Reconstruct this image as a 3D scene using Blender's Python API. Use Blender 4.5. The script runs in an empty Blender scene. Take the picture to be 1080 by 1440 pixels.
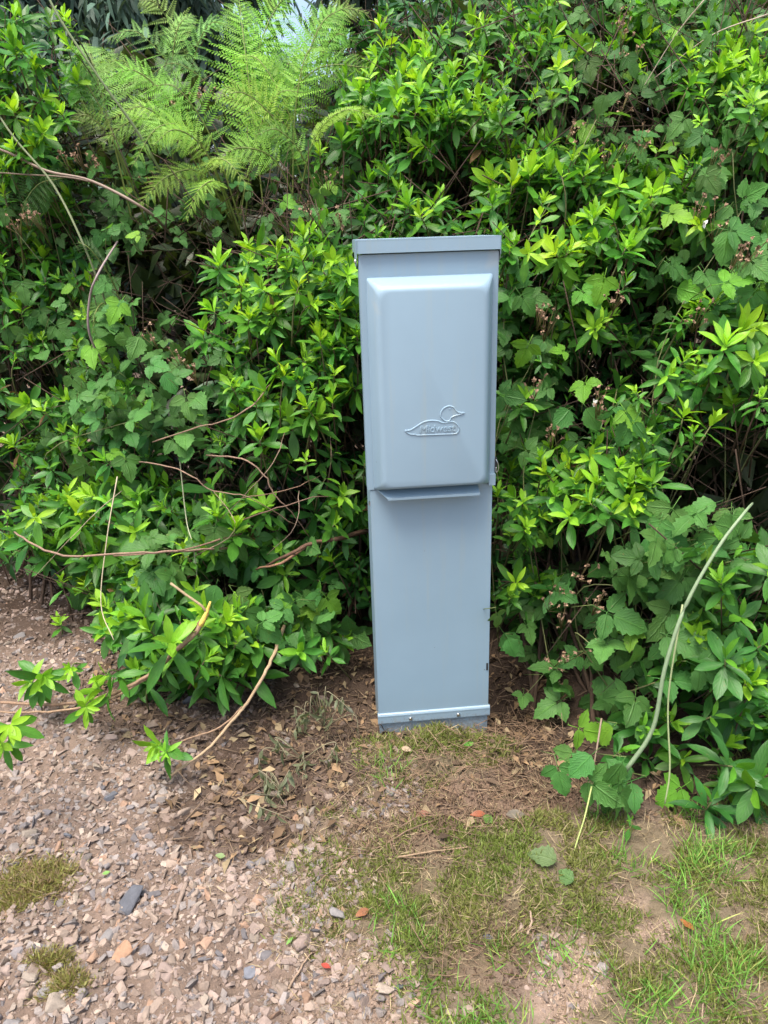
import bpy, bmesh, math, random
import numpy as np
from mathutils import Matrix, Vector

random.seed(7)
RNG = np.random.default_rng(7)
SC = bpy.context.scene
COL = SC.collection

# ------------------------------------------------------------------ camera
F_PX, PITCH, ROLL, EYE = 1083.0, 0.3498, -0.0323, 1.005
cp, sp = math.cos(PITCH), math.sin(PITCH)
cr, sr = math.cos(ROLL), math.sin(ROLL)
R_AX = Vector((1, 0, 0)); FWD = Vector((0, cp, -sp)); UPV = Vector((0, sp, cp))
cam_d = bpy.data.cameras.new('camera')
cam = bpy.data.objects.new('camera', cam_d); COL.objects.link(cam)
ix = R_AX * cr + UPV * sr
iy = -R_AX * sr + UPV * cr
m = Matrix((ix, iy, -FWD)).transposed().to_4x4()
m.translation = Vector((0, 0, EYE))
cam.matrix_world = m
cam_d.sensor_fit = 'VERTICAL'; cam_d.sensor_height = 36.0
cam_d.lens = 36.0 * F_PX / 1440.0
cam_d.clip_start = 0.02; cam_d.clip_end = 600
SC.camera = cam

# ------------------------------------------------------------------ sky and light
SUN_EL, SUN_AZ = math.radians(72), math.radians(215)     # azimuth clockwise from +Y
w = bpy.data.worlds.new('World'); SC.world = w; w.use_nodes = True
nt = w.node_tree
sky = nt.nodes.new('ShaderNodeTexSky'); sky.sky_type = 'NISHITA'; sky.sun_disc = False
sky.sun_elevation = SUN_EL; sky.sun_rotation = SUN_AZ
sky.air_density = 1.0; sky.dust_density = 5.0; sky.ozone_density = 1.0
nt.links.new(sky.outputs[0], nt.nodes['Background'].inputs[0])
nt.nodes['Background'].inputs[1].default_value = 0.11
sl = bpy.data.lights.new('sun', 'SUN'); sl.energy = 1.5; sl.angle = math.radians(28); sl.color = (1.0, 0.95, 0.87)
sun = bpy.data.objects.new('sun', sl); COL.objects.link(sun)
sd = Vector((math.sin(SUN_AZ) * math.cos(SUN_EL), math.cos(SUN_AZ) * math.cos(SUN_EL), math.sin(SUN_EL)))
sun.rotation_euler = sd.to_track_quat('Z', 'Y').to_euler()
sun.location = sd * 30
SC.view_settings.view_transform = 'Standard'; SC.view_settings.look = 'None'
SC.view_settings.exposure = 1.72; SC.view_settings.gamma = 1.0
SC.view_settings.use_curve_mapping = False
SC.render.engine = 'CYCLES'
SC.cycles.max_bounces = 8; SC.cycles.transparent_max_bounces = 4


# ------------------------------------------------------------------ measuring helpers
def P(px, py, Y):
    """world point at depth Y that was read off the photograph at (px, py)"""
    dx, dy = px - 540, py - 720
    u = cr * dx + sr * dy; v = -sr * dx + cr * dy
    d = Vector((u / F_PX, cp - v / F_PX * sp, -sp - v / F_PX * cp))
    return Vector((0, 0, EYE)) + d * (Y / d.y)


def G(px, py, z=0.0):
    dx, dy = px - 540, py - 720
    u = cr * dx + sr * dy; v = -sr * dx + cr * dy
    d = Vector((u / F_PX, cp - v / F_PX * sp, -sp - v / F_PX * cp))
    return Vector((0, 0, EYE)) + d * ((z - EYE) / d.z)


def project(p):
    p = np.asarray(p, float)
    x, y, z = p[..., 0], p[..., 1], p[..., 2] - EYE
    dep = y * cp - z * sp
    dep = np.where(dep < 0.05, 0.05, dep)
    u = F_PX * x / dep; v = -F_PX * (y * sp + z * cp) / dep
    return 540 + cr * u - sr * v, 720 + sr * u + cr * v


def vnoise(x, y, seed=0):
    xi = np.floor(x).astype(np.int64); yi = np.floor(y).astype(np.int64)
    xf = x - xi; yf = y - yi

    def h(a, b):
        n = (a * 374761393 + b * 668265263 + seed * 1442695041) & 0xffffffff
        n = ((n ^ (n >> 13)) * 1274126177) & 0xffffffff
        return ((n ^ (n >> 16)) & 0xffff) / 65535.0
    sx = xf * xf * (3 - 2 * xf); sy = yf * yf * (3 - 2 * yf)
    a = h(xi, yi) * (1 - sx) + h(xi + 1, yi) * sx
    b = h(xi, yi + 1) * (1 - sx) + h(xi + 1, yi + 1) * sx
    return a * (1 - sy) + b * sy


def fbm(x, y, seed=0, o=4):
    s = 0.0; a = 0.5; t = 0.0
    for i in range(o):
        s = s + a * vnoise(x * 2 ** i + 17.3 * i, y * 2 ** i - 9.1 * i, seed + i); t += a; a *= 0.5
    return s / t


def ell(px, py, lst):
    """soft union of ellipses measured on the photograph"""
    r = np.zeros_like(px, dtype=float)
    for e in lst:
        cx, cy, rx, ry = e[:4]; wgt = e[4] if len(e) > 4 else 1.0
        d = np.sqrt(((px - cx) / rx) ** 2 + ((py - cy) / ry) ** 2)
        r = np.maximum(r, wgt * np.clip((1.15 - d) / 0.35, 0, 1))
    return r


# ------------------------------------------------------------------ object helpers
def link(o, parent=None):
    COL.objects.link(o)
    if parent is not None: o.parent = parent
    return o


def tag(o, label=None, cat=None, group=None, kind=None):
    if label: o['label'] = label
    if cat: o['category'] = cat
    if group: o['group'] = group
    if kind: o['kind'] = kind
    return o


def empty(name, loc, label, cat, group=None):
    o = bpy.data.objects.new(name, None); o.empty_display_size = 0.05
    o.location = loc; link(o); tag(o, label, cat, group)
    return o


def mesh_np(name, V, T, mat, uv=None, tint=None, smooth=True):
    me = bpy.data.meshes.new(name)
    V = np.asarray(V, np.float32).reshape(-1, 3); T = np.asarray(T, np.int32).reshape(-1, 3)
    me.vertices.add(len(V)); me.vertices.foreach_set('co', V.ravel())
    me.loops.add(T.size); me.loops.foreach_set('vertex_index', T.ravel())
    me.polygons.add(len(T)); me.polygons.foreach_set('loop_start', np.arange(0, T.size, 3, dtype=np.int32))
    me.polygons.foreach_set('use_smooth', np.full(len(T), smooth, dtype=bool))
    if uv is not None:
        l = me.uv_layers.new(name='UVMap')
        l.data.foreach_set('uv', np.asarray(uv, np.float32)[T.ravel()].ravel())
    a = me.attributes.new('tint', 'FLOAT_COLOR', 'POINT')
    c = np.ones((len(V), 4), np.float32)
    if tint is not None: c[:, :3] = tint
    a.data.foreach_set('color', c.ravel())
    me.update(calc_edges=True)
    me.materials.append(mat)
    return me


def obj_np(name, V, T, mat, parent=None, **k):
    me = mesh_np(name, V, T, mat, **k)
    o = bpy.data.objects.new(name, me); link(o, parent)
    if parent is not None:
        o.matrix_parent_inverse = Matrix.Translation(-parent_world(parent))
    return o


def parent_world(o):
    v = Vector((0, 0, 0))
    while o is not None:
        v = v + o.location; o = o.parent
    return v


class Mass:
    """many copies of small templates gathered into one mesh"""
    def __init__(s): s.V, s.T, s.U, s.C, s.n = [], [], [], [], 0

    def add(s, tpl, pos, X, Y, Z, col):
        v, t, uv = tpl; M = len(pos)
        if M == 0: return
        W = pos[:, None, :] + v[None, :, 0:1] * X[:, None, :] + v[None, :, 1:2] * Y[:, None, :] + v[None, :, 2:3] * Z[:, None, :]
        k = len(v)
        s.V.append(W.reshape(-1, 3)); s.U.append(np.tile(uv, (M, 1)))
        s.T.append((t[None] + (np.arange(M) * k)[:, None, None] + s.n).reshape(-1, 3))
        s.C.append(np.repeat(col, k, axis=0)); s.n += M * k

    def build(s, name, mat, parent=None, smooth=True, kind='stuff'):
        if not s.V: return None
        o = obj_np(name, np.concatenate(s.V), np.concatenate(s.T), mat, parent, uv=np.concatenate(s.U), tint=np.concatenate(s.C), smooth=smooth)
        if kind: o['kind'] = kind
        return o


def nrm(a): return a / np.maximum(np.linalg.norm(a, axis=-1, keepdims=True), 1e-9)


def frames(d, n):
    """leaf frame: Y along d, Z close to n"""
    Y = nrm(d); Z = nrm(n - (n * Y).sum(-1, keepdims=True) * Y); X = np.cross(Y, Z)
    return X, Y, Z


def smooth_path(pts, sub=5):
    pts = [Vector(p) for p in pts]
    if len(pts) < 3: 
        return [pts[0].lerp(pts[-1], i / sub) for i in range(sub + 1)]
    out = []
    q = [pts[0] * 2 - pts[1]] + pts + [pts[-1] * 2 - pts[-2]]
    for i in range(1, len(q) - 2):
        a, b, c, d = q[i - 1], q[i], q[i + 1], q[i + 2]
        for k in range(sub):
            t = k / sub
            out.append(0.5 * ((2 * b) + (c - a) * t + (2 * a - 5 * b + 4 * c - d) * t * t + (3 * b - a - 3 * c + d) * t ** 3))
    out.append(pts[-1]); return out


def tube_data(path, r0, r1, sides=6, rough=0.0):
    V, T, U = [], [], []
    n = len(path); up = Vector((0.3, 0.2, 0.93)).normalized()
    for i, p in enumerate(path):
        d = (path[min(i + 1, n - 1)] - path[max(i - 1, 0)])
        d = d.normalized() if d.length > 1e-9 else Vector((0, 0, 1))
        a = d.cross(up)
        if a.length < 0.05: a = d.cross(Vector((1, 0, 0)))
        a.normalize(); b = a.cross(d)
        t = i / (n - 1); r = r0 + (r1 - r0) * t
        for k in range(sides):
            th = 2 * math.pi * k / sides
            rr = r * (1 + rough * (random.random() - 0.5))
            V.append(p + a * math.cos(th) * rr + b * math.sin(th) * rr); U.append((k / sides, t * 8))
    for i in range(n - 1):
        for k in range(sides):
            a, b = i * sides + k, i * sides + (k + 1) % sides
            T += [(a, b, b + sides), (a, b + sides, a + sides)]
    for c0, rev in ((0, 1), ((n - 1) * sides, 0)):
        for k in range(1, sides - 1):
            T.append((c0, c0 + k + 1, c0 + k) if rev else (c0, c0 + k, c0 + k + 1))
    return np.array([tuple(v) for v in V]), np.array(T), np.array(U)


def tube(name, pts, r0, r1, mat, parent=None, col=(1, 1, 1), sides=6, sub=5, rough=0.15, wob=0.0):
    path = smooth_path(pts, sub)
    if wob:
        path = [p + Vector((random.gauss(0, wob), random.gauss(0, wob), random.gauss(0, wob))) for p in path]
    V, T, U = tube_data(path, r0, r1, sides, rough)
    return obj_np(name, V, T, mat, parent, uv=U, tint=np.tile(col, (len(V), 1)))


# ------------------------------------------------------------------ materials
def new_mat(name):
    mt = bpy.data.materials.new(name); mt.use_nodes = True
    t = mt.node_tree; t.nodes.clear()
    out = t.nodes.new('ShaderNodeOutputMaterial')
    b = t.nodes.new('ShaderNodeBsdfPrincipled')
    t.links.new(b.outputs[0], out.inputs[0])
    return mt, t, b, out


def nd(t, typ, **k):
    n = t.nodes.new(typ)
    for a, v in k.items(): setattr(n, a, v)
    return n


def mixc(t, mode, fac, a, b):
    n = nd(t, 'ShaderNodeMix', data_type='RGBA', blend_type=mode)
    for s, v in ((0, fac), (6, a), (7, b)):
        if hasattr(v, 'links') or hasattr(v, 'is_linked'): t.links.new(v, n.inputs[s])
        else: n.inputs[s].default_value = v if s == 0 else (*v, 1)
    return n.outputs[2]


def math_n(t, op, a, b=None, clamp=False):
    n = nd(t, 'ShaderNodeMath', operation=op); n.use_clamp = clamp
    for i, v in enumerate((a, b)):
        if v is None: continue
        if hasattr(v, 'is_linked'): t.links.new(v, n.inputs[i])
        else: n.inputs[i].default_value = v
    return n.outputs[0]


def noise(t, scale, detail=4, vec=None, rough=0.55):
    n = nd(t, 'ShaderNodeTexNoise'); n.inputs['Scale'].default_value = scale; n.inputs['Detail'].default_value = detail
    n.inputs['Roughness'].default_value = rough
    if vec is not None: t.links.new(vec, n.inputs['Vector'])
    return n.outputs['Fac']


def ramp(t, fac, stops):
    n = nd(t, 'ShaderNodeValToRGB'); e = n.color_ramp.elements
    while len(e) < len(stops): e.new(0.5)
    for el, (p, c) in zip(e, stops): el.position = p; el.color = (*c, 1)
    t.links.new(fac, n.inputs[0]); return n.outputs[0]


def tint_color(t):
    a = nd(t, 'ShaderNodeAttribute', attribute_name='tint')
    oi = nd(t, 'ShaderNodeObjectInfo')
    return mixc(t, 'MULTIPLY', 1.0, a.outputs['Color'], oi.outputs['Color'])


def leaf_material(name, trans=0.35, rough=0.42, vein=0.35, vfreq=9.0, vslant=5.0, bump=0.35):
    mt, t, b, out = new_mat(name)
    base = tint_color(t)
    uv = nd(t, 'ShaderNodeUVMap'); sep = nd(t, 'ShaderNodeSeparateXYZ'); t.links.new(uv.outputs[0], sep.inputs[0])
    off = math_n(t, 'ABSOLUTE', math_n(t, 'SUBTRACT', sep.outputs[0], 0.5))
    mid = math_n(t, 'SUBTRACT', 1.0, math_n(t, 'MULTIPLY', off, 16.0), clamp=True)
    lat = math_n(t, 'SINE', math_n(t, 'MULTIPLY', math_n(t, 'SUBTRACT', math_n(t, 'MULTIPLY', sep.outputs[1], vfreq), math_n(t, 'MULTIPLY', off, vslant)), 6.283))
    latp = math_n(t, 'POWER', math_n(t, 'ADD', math_n(t, 'MULTIPLY', lat, 0.5), 0.5), 6.0)
    veins = math_n(t, 'MAXIMUM', mid, math_n(t, 'MULTIPLY', latp, 0.45))
    geo = nd(t, 'ShaderNodeNewGeometry')
    ns = noise(t, 55, 3, geo.outputs['Position'])
    var = math_n(t, 'ADD', 0.72, math_n(t, 'MULTIPLY', ns, 0.56))
    vc = nd(t, 'ShaderNodeCombineColor')
    for i in range(3): t.links.new(var, vc.inputs[i])
    c1 = mixc(t, 'MULTIPLY', 1.0, base, vc.outputs[0])
    pale = mixc(t, 'ADD', 1.0, mixc(t, 'MULTIPLY', 1.0, c1, (1.4, 1.35, 1.3)), (0.008, 0.015, 0.004))
    c2 = mixc(t, 'MIX', math_n(t, 'MULTIPLY', veins, vein), c1, pale)
    spot = ramp(t, noise(t, 150, 2, geo.outputs['Position']), [(0.66, (0, 0, 0)), (0.72, (1, 1, 1))])
    c2 = mixc(t, 'MIX', math_n(t, 'MULTIPLY', spot, 0.45), c2, (0.13, 0.10, 0.03))
    t.links.new(c2, b.inputs['Base Color'])
    b.inputs['Roughness'].default_value = rough; b.inputs['Specular IOR Level'].default_value = 0.28
    bm = nd(t, 'ShaderNodeBump'); bm.inputs['Strength'].default_value = bump; bm.inputs['Distance'].default_value = 0.0015
    t.links.new(veins, bm.inputs['Height']); t.links.new(bm.outputs[0], b.inputs['Normal'])
    tr = nd(t, 'ShaderNodeBsdfTranslucent')
    t.links.new(mixc(t, 'MULTIPLY', 1.0, c2, (1.5, 1.45, 0.55)), tr.inputs[0])
    mx = nd(t, 'ShaderNodeMixShader'); mx.inputs[0].default_value = trans
    t.links.new(b.outputs[0], mx.inputs[1]); t.links.new(tr.outputs[0], mx.inputs[2])
    t.links.new(mx.outputs[0], out.inputs[0])
    return mt


def rough_material(name, rough=0.85, nscale=60, namt=0.5, bump=0.4, bscale=200, spec=0.25):
    mt, t, b, out = new_mat(name)
    base = tint_color(t)
    geo = nd(t, 'ShaderNodeNewGeometry')
    ns = noise(t, nscale, 5, geo.outputs['Position'])
    var = math_n(t, 'ADD', 1 - namt, math_n(t, 'MULTIPLY', ns, 2 * namt))
    vc = nd(t, 'ShaderNodeCombineColor')
    for i in range(3): t.links.new(var, vc.inputs[i])
    t.links.new(mixc(t, 'MULTIPLY', 1.0, base, vc.outputs[0]), b.inputs['Base Color'])
    b.inputs['Roughness'].default_value = rough; b.inputs['Specular IOR Level'].default_value = spec
    bm = nd(t, 'ShaderNodeBump'); bm.inputs['Strength'].default_value = bump; bm.inputs['Distance'].default_value = 0.003
    t.links.new(noise(t, bscale, 4, geo.outputs['Position']), bm.inputs['Height']); t.links.new(bm.outputs[0], b.inputs['Normal'])
    return mt


M_AZ = leaf_material('azalea_leaf', trans=0.33, rough=0.36, vein=0.45, vfreq=7, vslant=4, bump=0.25)
M_BR = leaf_material('bramble_leaf', trans=0.30, rough=0.5, vein=0.5, vfreq=8, vslant=7, bump=0.9)
M_FERN = leaf_material('fern_leaf', trans=0.5, rough=0.55, vein=0.2, vfreq=3, vslant=2, bump=0.1)
M_CONIFER = leaf_material('conifer_needles', trans=0.15, rough=0.6, vein=0.0, bump=0.0)
M_GRASS = leaf_material('grass_blade', trans=0.3, rough=0.5, vein=0.2, vfreq=1, vslant=0, bump=0.0)
M_BARK = rough_material('bark', 0.85, 120, 0.45, 0.6, 350)
M_CANE = rough_material('cane_skin', 0.55, 60, 0.25, 0.25, 250, 0.4)
M_STONE = rough_material('stone', 0.82, 90, 0.38, 0.5, 260, 0.3)
M_SOIL = rough_material('soil_crumb', 0.95, 90, 0.5, 0.8, 300, 0.15)
M_DRY = rough_material('dry_litter', 0.9, 100, 0.4, 0.3, 200, 0.2)
M_FLOWER = rough_material('dried_flower', 0.85, 200, 0.3, 0.3, 300, 0.2)

# painted steel
M_PAINT, t, b, _ = new_mat('painted_steel')
tc = nd(t, 'ShaderNodeTexCoord')
n1 = noise(t, 5, 4, tc.outputs['Object']); n2 = noise(t, 420, 2, tc.outputs['Object'])
c0 = ramp(t, n1, [(0.3, (0.214, 0.312, 0.384)), (0.7, (0.236, 0.340, 0.416))])
stain = ramp(t, noise(t, 13, 2, tc.outputs['Object']), [(0.70, (0, 0, 0)), (0.80, (1, 1, 1))])
c1 = mixc(t, 'MIX', math_n(t, 'MULTIPLY', stain, 0.35), c0, (0.40, 0.39, 0.33))
sn = nd(t, 'ShaderNodeTexVoronoi'); sn.inputs['Scale'].default_value = 38; t.links.new(tc.outputs['Object'], sn.inputs['Vector'])
speck = math_n(t, 'LESS_THAN', sn.outputs['Distance'], 0.05)
pick = math_n(t, 'GREATER_THAN', noise(t, 17, 1, tc.outputs['Object']), 0.56)
c2 = mixc(t, 'MIX', math_n(t, 'MULTIPLY', math_n(t, 'MULTIPLY', speck, pick), 0.7), c1, (0.1, 0.09, 0.08))
geo = nd(t, 'ShaderNodeNewGeometry'); sz_ = nd(t, 'ShaderNodeSeparateXYZ'); t.links.new(geo.outputs['Position'], sz_.inputs[0])
low = math_n(t, 'SUBTRACT', 1.0, math_n(t, 'MULTIPLY', sz_.outputs[2], 9.0), clamp=True)
spl = math_n(t, 'GREATER_THAN', math_n(t, 'ADD', math_n(t, 'MULTIPLY', low, 0.45), math_n(t, 'MULTIPLY', noise(t, 190, 3, geo.outputs['Position']), 0.75)), 0.80)
dust_ = math_n(t, 'MULTIPLY', math_n(t, 'POWER', low, 2.0), math_n(t, 'MULTIPLY', noise(t, 40, 4, geo.outputs['Position']), 0.28))
c2 = mixc(t, 'MIX', dust_, c2, (0.25, 0.20, 0.15))
c2 = mixc(t, 'MIX', math_n(t, 'MULTIPLY', spl, 0.32), c2, (0.16, 0.115, 0.08))
mp = nd(t, 'ShaderNodeMapping'); mp.inputs['Scale'].default_value = (90, 90, 3.5); t.links.new(geo.outputs['Position'], mp.inputs[0])
runs = ramp(t, noise(t, 1.0, 3, mp.outputs[0]), [(0.56, (0, 0, 0)), (0.74, (1, 1, 1))])
c2 = mixc(t, 'MIX', math_n(t, 'MULTIPLY', runs, 0.20), c2, (0.30, 0.33, 0.27))
t.links.new(c2, b.inputs['Base Color'])
b.inputs['Roughness'].default_value = 0.42; b.inputs['Specular IOR Level'].default_value = 0.5
bm_ = nd(t, 'ShaderNodeBump'); bm_.inputs['Strength'].default_value = 0.04; bm_.inputs['Distance'].default_value = 0.001
t.links.new(n2, bm_.inputs['Height']); t.links.new(bm_.outputs[0], b.inputs['Normal'])
# bare zinc metal
M_ZINC, t, b, _ = new_mat('zinc_screw')
b.inputs['Base Color'].default_value = (0.6, 0.6, 0.6, 1); b.inputs['Metallic'].default_value = 1.0; b.inputs['Roughness'].default_value = 0.3
M_DARK, t, b, _ = new_mat('slot_shade_and_hasp')  # near black for the slot's painted shade and the hasp plate
b.inputs['Base Color'].default_value = (0.02, 0.022, 0.025, 1); b.inputs['Roughness'].default_value = 0.6

# ground: colour zones of soil, dust, moss and painted hedge shade carried by the 'tint' attribute
M_GROUND, t, b, _ = new_mat('ground_soil')
at = nd(t, 'ShaderNodeAttribute', attribute_name='tint'); geo = nd(t, 'ShaderNodeNewGeometry')
nf = noise(t, 120, 8, geo.outputs['Position'], 0.7); nc = noise(t, 9, 5, geo.outputs['Position'])
v1 = math_n(t, 'ADD', 0.5, math_n(t, 'MULTIPLY', nf, 1.0)); v2 = math_n(t, 'ADD', 0.7, math_n(t, 'MULTIPLY', nc, 0.6))
vv = math_n(t, 'MULTIPLY', v1, v2); vc = nd(t, 'ShaderNodeCombineColor')
for i in range(3): t.links.new(vv, vc.inputs[i])
t.links.new(mixc(t, 'MULTIPLY', 1.0, at.outputs['Color'], vc.outputs[0]), b.inputs['Base Color'])
b.inputs['Roughness'].default_value = 0.95; b.inputs['Specular IOR Level'].default_value = 0.15
bp = nd(t, 'ShaderNodeBump'); bp.inputs['Strength'].default_value = 0.8; bp.inputs['Distance'].default_value = 0.006
t.links.new(noise(t, 160, 8, geo.outputs['Position'], 0.7), bp.inputs['Height']); t.links.new(bp.outputs[0], b.inputs['Normal'])

# ------------------------------------------------------------------ ground zones (read off the photograph)
Z_GRAVEL = [(180, 1290, 330, 260), (250, 1060, 230, 130, .9), (50, 930, 170, 130), (500, 1095, 70, 55, .85), (470, 1390, 120, 80, .8),
            (420, 1300, 90, 140, .75), (800, 1370, 75, 70, .35), (30, 650, 120, 230, .9), (-400, 1200, 520, 600), (520, 1410, 110, 60, .6), (600, 1440, 90, 60, .45)]
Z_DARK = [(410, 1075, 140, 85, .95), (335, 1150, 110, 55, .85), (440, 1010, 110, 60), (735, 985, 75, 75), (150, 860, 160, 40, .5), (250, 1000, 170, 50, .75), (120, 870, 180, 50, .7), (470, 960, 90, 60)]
Z_BROWN = [(660, 1125, 130, 40, .7), (770, 1090, 70, 50), (560, 1170, 80, 40, .5), (700, 1340, 90, 60, .35)]
Z_MOSS = [(620, 1055, 110, 34), (540, 1085, 45, 45, .8), (640, 1205, 190, 60, .75), (640, 1290, 130, 75), (560, 1290, 110, 90, .8), (900, 1230, 230, 80, .85),
          (960, 1370, 190, 130, .8), (480, 1190, 70, 60, .4), (640, 1410, 90, 50, .6), (1400, 1300, 420, 400), (430, 1250, 45, 90, .35), (800, 1180, 110, 40, .8)]
Z_BARE = [(795, 1375, 60, 70), (925, 1312, 40, 20, .9), (500, 1400, 100, 70, .6), (500, 1090, 70, 50, .7), (880, 1262, 30, 22, .7), (1000, 1330, 30, 20, .5)]
Z_GRASS = [(965, 1190, 55, 55), (880, 1190, 60, 40, .6), (1020, 1300, 80, 160, .75), (640, 1415, 50, 35), (930, 1390, 110, 70, .5), (1050, 1180, 60, 60, .6), (560, 1330, 80, 50, .2),
           (770, 1320, 90, 60, .2), (1400, 1300, 400, 400, .6), (540, 1085, 35, 35, .3), (700, 1430, 60, 20, .6)]


def hz(x, y):
    """height of the ground"""
    px, py = project(np.stack([x, y, np.zeros_like(x)], -1))
    z = 0.02 * (fbm(x * 3, y * 3, 5) - .5) + 0.040 * (fbm(x * 13, y * 13, 8) - .5) + 0.014 * (fbm(x * 40, y * 40, 9, 2) - .5) * np.clip(2.5 - np.abs(y - 1), 0, 1)
    z = z + 0.05 * np.exp(-(((x + 0.75) / .45) ** 2 + ((y - 1.75) / .4) ** 2))      # heap of gravel by the hedge
    z = z - 0.05 * np.exp(-(((x - 0.29) / .09) ** 2 + ((y - 1.47) / .09) ** 2))      # dug hollow beside the pedestal
    z = z - 0.02 * np.exp(-(((x + 0.17) / .14) ** 2 + ((y - 1.42) / .12) ** 2))
    z = z + 0.012 * ell(px, py, Z_MOSS) * np.clip((3 - y), 0, 1)
    return z - 0.012


def hz1(x, y): return float(hz(np.array([x]), np.array([y]))[0])


def axis_vals(lo, hi, step, far):
    core = np.arange(lo, hi + step / 2, step)
    g = []; d = step; v = hi
    while v < far: d *= 1.3; v += d; g.append(v)
    g2 = []; d = step; v = lo
    while v > -far: d *= 1.35; v -= d; g2.append(v)
    return np.array(g2[::-1] + list(core) + g)


xs = axis_vals(-1.45, 1.1, 0.0085, 420); ys = axis_vals(0.5, 2.1, 0.0085, 420)
XX, YY = np.meshgrid(xs, ys); ZZ = hz(XX.ravel(), YY.ravel())
V = np.stack([XX.ravel(), YY.ravel(), ZZ], -1)
nx, ny = len(xs), len(ys)
i = (np.arange(ny - 1)[:, None] * nx + np.arange(nx - 1)[None]).ravel()
T = np.concatenate([np.stack([i, i + 1, i + 1 + nx], -1), np.stack([i, i + 1 + nx, i + nx], -1)])
px, py = project(np.stack([V[:, 0], V[:, 1], V[:, 2] * 0], -1))


def over(c, m, col):
    return c * (1 - m[:, None]) + np.array(col) * m[:, None]


c = np.tile([0.20, 0.15, 0.115], (len(V), 1))
wob = (fbm(V[:, 0] * 9, V[:, 1] * 9, 31) - .5) * 90
px2, py2 = px + wob, py + wob * .6
c = over(c, ell(px2, py2, Z_GRAVEL) * .9, (0.165, 0.12, 0.093))
c = over(c, ell(px2, py2, Z_MOSS) * .75, (0.115, 0.095, 0.052))
c = over(c, ell(px2, py2, Z_BROWN) * .85, (0.15, 0.095, 0.062))
c = over(c, ell(px2, py2, Z_BARE) * .9, (0.27, 0.198, 0.150))
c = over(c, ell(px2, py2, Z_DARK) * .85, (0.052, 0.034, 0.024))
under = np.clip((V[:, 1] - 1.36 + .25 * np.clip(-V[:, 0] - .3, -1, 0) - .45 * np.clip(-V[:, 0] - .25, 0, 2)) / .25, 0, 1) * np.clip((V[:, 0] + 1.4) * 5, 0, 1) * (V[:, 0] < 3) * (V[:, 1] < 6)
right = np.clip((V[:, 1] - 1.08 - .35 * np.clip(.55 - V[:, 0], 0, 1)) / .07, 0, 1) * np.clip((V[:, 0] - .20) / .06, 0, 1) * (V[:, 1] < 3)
c = over(c, np.maximum(under, right) * .9, (0.05, 0.034, 0.025));  # damp soil and the hedge's shade, both put into the ground colour
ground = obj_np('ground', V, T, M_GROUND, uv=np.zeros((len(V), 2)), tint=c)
tag(ground, 'brown soil and dusty gravel ground running under the hedge', None, None, 'structure')


# ------------------------------------------------------------------ the pedestal
PX, PY, PYAW = 0.0929, 1.4028, 0.0854
ped = empty('utility_pedestal', (PX, PY, -0.02), 'tall blue grey painted steel power pedestal with raised front door standing before the hedge', 'power pedestal')
ped.rotation_euler = (0, 0, PYAW)
ZB = 0.02     # local z of measured zero


def bm_obj(name, bm, mat, parent, smooth=False, bevel=0.0):
    if bevel:
        bmesh.ops.bevel(bm, geom=[e for e in bm.edges if len(e.link_faces) == 2 and e.calc_face_angle(0) > 0.5], offset=bevel, segments=2, affect='EDGES', profile=0.6)
    bmesh.ops.recalc_face_normals(bm, faces=bm.faces)
    me = bpy.data.meshes.new(name); bm.to_mesh(me); bm.free()
    for p in me.polygons: p.use_smooth = smooth
    if smooth:
        try: me.set_sharp_from_angle(angle=math.radians(38))
        except Exception: pass
    a = me.attributes.new('tint', 'FLOAT_COLOR', 'POINT')
    a.data.foreach_set('color', np.ones(len(me.vertices) * 4, np.float32))
    me.materials.append(mat)
    o = bpy.data.objects.new(name, me); link(o, parent); return o


def bx(bm, x0, x1, y0, y1, z0, z1):
    vs = [bm.verts.new((x, y, z)) for x in (x0, x1) for y in (y0, y1) for z in (z0, z1)]
    for f in ((0, 1, 3, 2), (4, 6, 7, 5), (0, 4, 5, 1), (2, 3, 7, 6), (0, 2, 6, 4), (1, 5, 7, 3)):
        bm.faces.new([vs[k] for k in f])


# local axes: x to the right, -y towards the viewer, z up;  y=0 is the door plate's front
bm = bmesh.new(); bx(bm, -0.1165, 0.1165, 0.006, 0.120, ZB - 0.12, ZB + 0.968); bm_obj('cabinet_body', bm, M_PAINT, ped, True, 0.002)
bm = bmesh.new(); bx(bm, -0.1185, 0.1185, 0.0015, 0.0045, ZB + 0.039, ZB + 0.5405); bm_obj('lower_panel', bm, M_PAINT, ped, True, 0.001)
# strip along the foot: a rolled top edge and a flat face
prof = [(0.0045, 0.0395), (0.000, 0.0395), (-0.0022, 0.038), (-0.0036, 0.0345), (-0.0032, 0.030), (-0.0032, 0.0175), (-0.0026, 0.0155), (0.0045, 0.0155)]
bm = bmesh.new()
L = [bm.verts.new((-0.1205, y, ZB + z)) for y, z in prof]; Rr = [bm.verts.new((0.1215, y, ZB + z)) for y, z in prof]
for k in range(len(prof)):
    k2 = (k + 1) % len(prof); bm.faces.new([L[k], L[k2], Rr[k2], Rr[k]])
bm.faces.new(L); bm.faces.new(Rr[::-1])
strip = bm_obj('base_strip', bm, M_PAINT, ped, False)


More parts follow.
